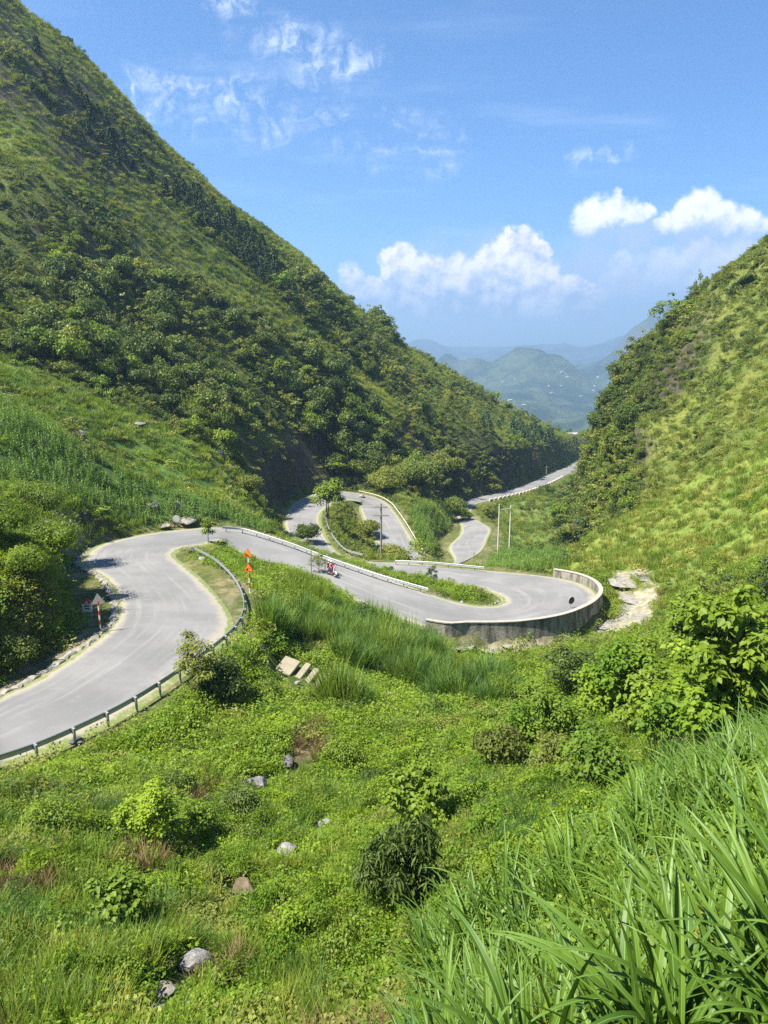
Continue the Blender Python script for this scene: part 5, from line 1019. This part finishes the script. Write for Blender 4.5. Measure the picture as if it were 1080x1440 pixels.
TK = [K_forest[0], K_olive[0], K_bright[0], K_forest[1]]; tt = tmesh('trunk', branchy(4, 1.0, .6, 6, r0=.06)[0], [M['bark']])
for i, (a, b, c, s, right, ix) in enumerate(TREES):
    if hz(a*1.03, b*1.03)+1 < c*1.03 and c > -20: s *= .6          # those on a skyline are low
    allk = K_forest+K_olive+K_bright
    place_tree('hillside_tree', a, b, c+.15*s, s, allk[ix], tt, ('leafy tree standing out of the right hillside thicket, '+('near its skyline' if project(a, b, c)[1] < 520 else 'low on its flank')) if right else 'leafy tree standing out of the left hillside thicket, '+('high up towards the left frame edge' if project(a, b, c)[1] < 420 else 'just above the corn slope' if project(a, b, c)[0] < 330 else 'above the rear hairpin'), 'tree', 'trees on the right hillside' if right else 'trees on the left hillside', (.85, .85, 1.05))
# ================================================================== motorbike and riders
def skin(name, pts, edges, radii, mtl, parent, root=0):
    me = bpy.data.meshes.new(name); me.from_pydata(pts, edges, []); me.materials.append(mtl); o = obj(name, me, parent)
    sk = o.modifiers.new('skin', 'SKIN'); sk.use_smooth_shade = True
    for i, r in enumerate(radii): v = me.skin_vertices[0].data[i]; v.radius = (r, r) if not isinstance(r, tuple) else r; v.use_root = (i == root)
    o.modifiers.new('subdivision', 'SUBSURF').levels = 1; o.modifiers[-1].render_levels = 2; return o
cloth = lambda n, c: plain(n, c, .8, 0, .12)
skin_m = plain('skin', (.42,.25,.17), .6, 0, .05)
mp = atz(467, 806, -25.2); mp[2] = road_near(mp[0], mp[1])[1].item()+.06; mz = math.atan2(-.72, .55)
bk = empty('motorbike', mp, 'red and white motor scooter riding down the middle lane', 'motorbike', rz=mz)
def wheel(cx):
    P = [(cx+.26*cos(a), 0, .30+.26*sin(a)) for a in np.linspace(0, 2*pi, 21)]; w = obj('wheel', tmesh('wheel', [tube([(cx+.17*cos(a), 0, .30+.17*sin(a)) for a in np.linspace(0, 2*pi, 17)], [.018]*17, 6)]+[tube([(cx, 0, .30), (cx+.17*cos(a), 0, .30+.17*sin(a))], [.012, .012], 4) for a in np.linspace(0, 2*pi, 7)[:-1]], [steel]), bk); obj('tyre', tmesh('tyre', [tube(P, [.05]*21, 8)], [black]), w)
wheel(.62); wheel(-.62)
redp = plain('red_bodywork', (.5,.02,.03), .3, 0, .05); wp = plain('white_bodywork', (.75,.75,.75), .3, 0, .05)
skin('body', [(-.75,0,.72),(-.4,0,.68),(-.05,0,.62),(.12,0,.38),(.3,0,.36),(.42,0,.62),(.45,0,.92)], [(0,1),(1,2),(2,3),(3,4),(4,5),(5,6)], [(.09,.07),(.14,.13),(.13,.12),(.15,.08),(.15,.07),(.17,.06),(.13,.07)], redp, bk, 2)
obj('front_cover', tmesh('front_cover', [prism([(.47,.5),(.53,.55),(.5,.98),(.44,.98)], -.16, .16)], [wp]), bk); obj('front_mudguard', tmesh('front_mudguard', [tube([(.62+.33*cos(a), 0, .30+.33*sin(a)) for a in np.linspace(.3, 2.6, 8)], [.05]*8, 6)], [wp]), bk)
obj('fork', tmesh('fork', [tube([(.44, s, .85), (.62, s, .30)], [.025, .025], 6) for s in (-.07, .07)], [steel]), bk); obj('handlebar', tmesh('handlebar', [tube([(.33, -.34, 1.04), (.42, -.12, 1.0), (.42, .12, 1.0), (.33, .34, 1.04)], [.016, .018, .018, .016], 6)], [dark_metal]), bk)
obj('seat', tmesh('seat', [box((-.38, 0, .80), (.72, .24, .09))], [black]), bk); obj('headlight', tmesh('headlight', [disc((0, 0, 0), .085, 14, .05)], [wp]), bk, (.50, 0, 1.0)).rotation_euler = (0, 0, pi/2)
obj('exhaust', tmesh('exhaust', [tube([(.1, -.14, .3), (-.4, -.18, .3), (-.8, -.18, .38)], [.03, .05, .055], 8)], [steel]), bk)
for s in (-1, 1): obj('mirror', tmesh('mirror', [tube([(.36, s*.22, 1.03), (.38, s*.3, 1.22)], [.008, .008], 5), disc((.38, s*.32, 1.26), .055, 12, .02)], [dark_metal]), bk)
def person(x0, jacket, trousers, helmet, label, arms, z0=.86):
    o = empty('person', mp, label, 'person', rz=mz); T = lambda a: [(x0+p[0], p[1], z0+p[2]) for p in a]
    a = arms
    pts = T([(0,0,.04),(.0,0,.22),(.02,0,.40),(.03,0,.52),(.04,0,.60),(.06,0,.68),(.07,0,.79)]+[(.0,-.19,.47),(a[0][0],-a[0][1],a[0][2]),(a[1][0],-a[1][1],a[1][2])]+[(.0,.19,.47),(a[0][0],a[0][1],a[0][2]),(a[1][0],a[1][1],a[1][2])]+[(.06,-.12,.0),(.42,-.2,-.03),(.36,-.18,-.42),(.46,-.18,-.5)]+[(.06,.12,.0),(.42,.2,-.03),(.36,.18,-.42),(.46,.18,-.5)])
    E_ = [(0,1),(1,2),(2,3),(3,4),(4,5),(5,6),(3,7),(7,8),(8,9),(3,10),(10,11),(11,12),(0,13),(13,14),(14,15),(15,16),(0,17),(17,18),(18,19),(19,20)]
    rad = [(.14,.13),(.13,.12),(.16,.12),(.15,.1),.055,.075,.085,.065,.05,.032,.065,.05,.032,.095,.075,.05,.04,.095,.075,.05,.04]
    b = skin('body', pts, E_, rad, skin_m, o, 0)
    skin('jacket', pts[:4]+pts[7:9]+[tuple(np.array(pts[8])*.25+np.array(pts[9])*.75)]+pts[10:12]+[tuple(np.array(pts[11])*.25+np.array(pts[12])*.75)], [(0,1),(1,2),(2,3),(3,4),(4,5),(5,6),(3,7),(7,8),(8,9)], [(.165,.155),(.155,.145),(.185,.145),(.165,.12),.085,.068,.05,.085,.068,.05], jacket, o, 0)
    skin('trousers', [pts[0]]+pts[13:16]+pts[17:20], [(0,1),(1,2),(2,3),(0,4),(4,5),(5,6)], [(.155,.145),.11,.09,.065,.11,.09,.065], trousers, o, 0)
    hx, _, hzz = pts[6]; me = rock_mesh('helmet', 1, 3, 0.0, 1, [helmet]); 
    hv = np.array([v.co[:] for v in me.vertices]); hn = hv/np.linalg.norm(hv, axis=1)[:, None]; hv = hn*[.135, .125, .14]; hv[:, 2] = np.maximum(hv[:, 2], -.035); me.vertices.foreach_set('co', hv.ravel().astype(np.float32)); me.polygons.foreach_set('use_smooth', np.ones(len(me.polygons), bool)); me.update(); obj('helmet', me, o, (hx-.01, 0, hzz+.0))
    obj('face', tmesh('face', [box((hx+.085, -.03, hzz-.03), (.012, .022, .012)), box((hx+.085, .03, hzz-.03), (.012, .022, .012)), box((hx+.087, 0, hzz-.095), (.01, .045, .01))], [dark_metal]), o); obj('nose', tmesh('nose', [tube([(hx+.082, 0, hzz-.03), (hx+.108, 0, hzz-.065), (hx+.08, 0, hzz-.072)], [.006, .014, .008], 6)], [skin_m]), o)
    for s in (-1, 1):
        w = np.array(pts[9] if s < 0 else pts[12]); parts = [tube([w, w+[.045, 0, -.005], w+[.08, 0, -.015]], [.03, .036, .03], 8)]
        for k_, ln in enumerate((.050, .058, .055, .045)): f0 = w+[.075, s*(-.026+.017*k_), -.012]; parts.append(tube([f0, f0+[ln*.6, 0, -.012], f0+[ln*.7, 0, -.045], f0+[ln*.25, 0, -.06]], [.009, .009, .008, .007], 6))
        parts.append(tube([w+[.04, -s*.03, 0], w+[.075, -s*.05, -.02], w+[.095, -s*.045, -.04]], [.011, .010, .008], 6)); obj('hand', tmesh('hand', parts, [skin_m]), o)
        ft = pts[16] if s < 0 else pts[20]; skin('shoe', [(ft[0]-.06, ft[1], ft[2]-.02), (ft[0]+.05, ft[1], ft[2]-.03), (ft[0]+.15, ft[1], ft[2]-.035)], [(0, 1), (1, 2)], [.05, .048, .036], black, o, 1)
    return o
person(-.16, cloth('pink_jacket', (.62,.05,.16)), cloth('dark_trousers', (.03,.03,.05)), plain('cream_helmet', (.72,.70,.55), .3), 'scooter driver in a pink-red jacket and pale helmet, hands on the bars', [(.2,.27,.28),(.44,.29,.22)])
person(-.58, cloth('black_jacket', (.03,.03,.04)), cloth('maroon_trousers', (.22,.03,.05)), plain('white_helmet', (.75,.75,.72), .3), 'passenger in a black jacket and white helmet behind the driver', [(.14,.25,.24),(.30,.15,.16)], .90)
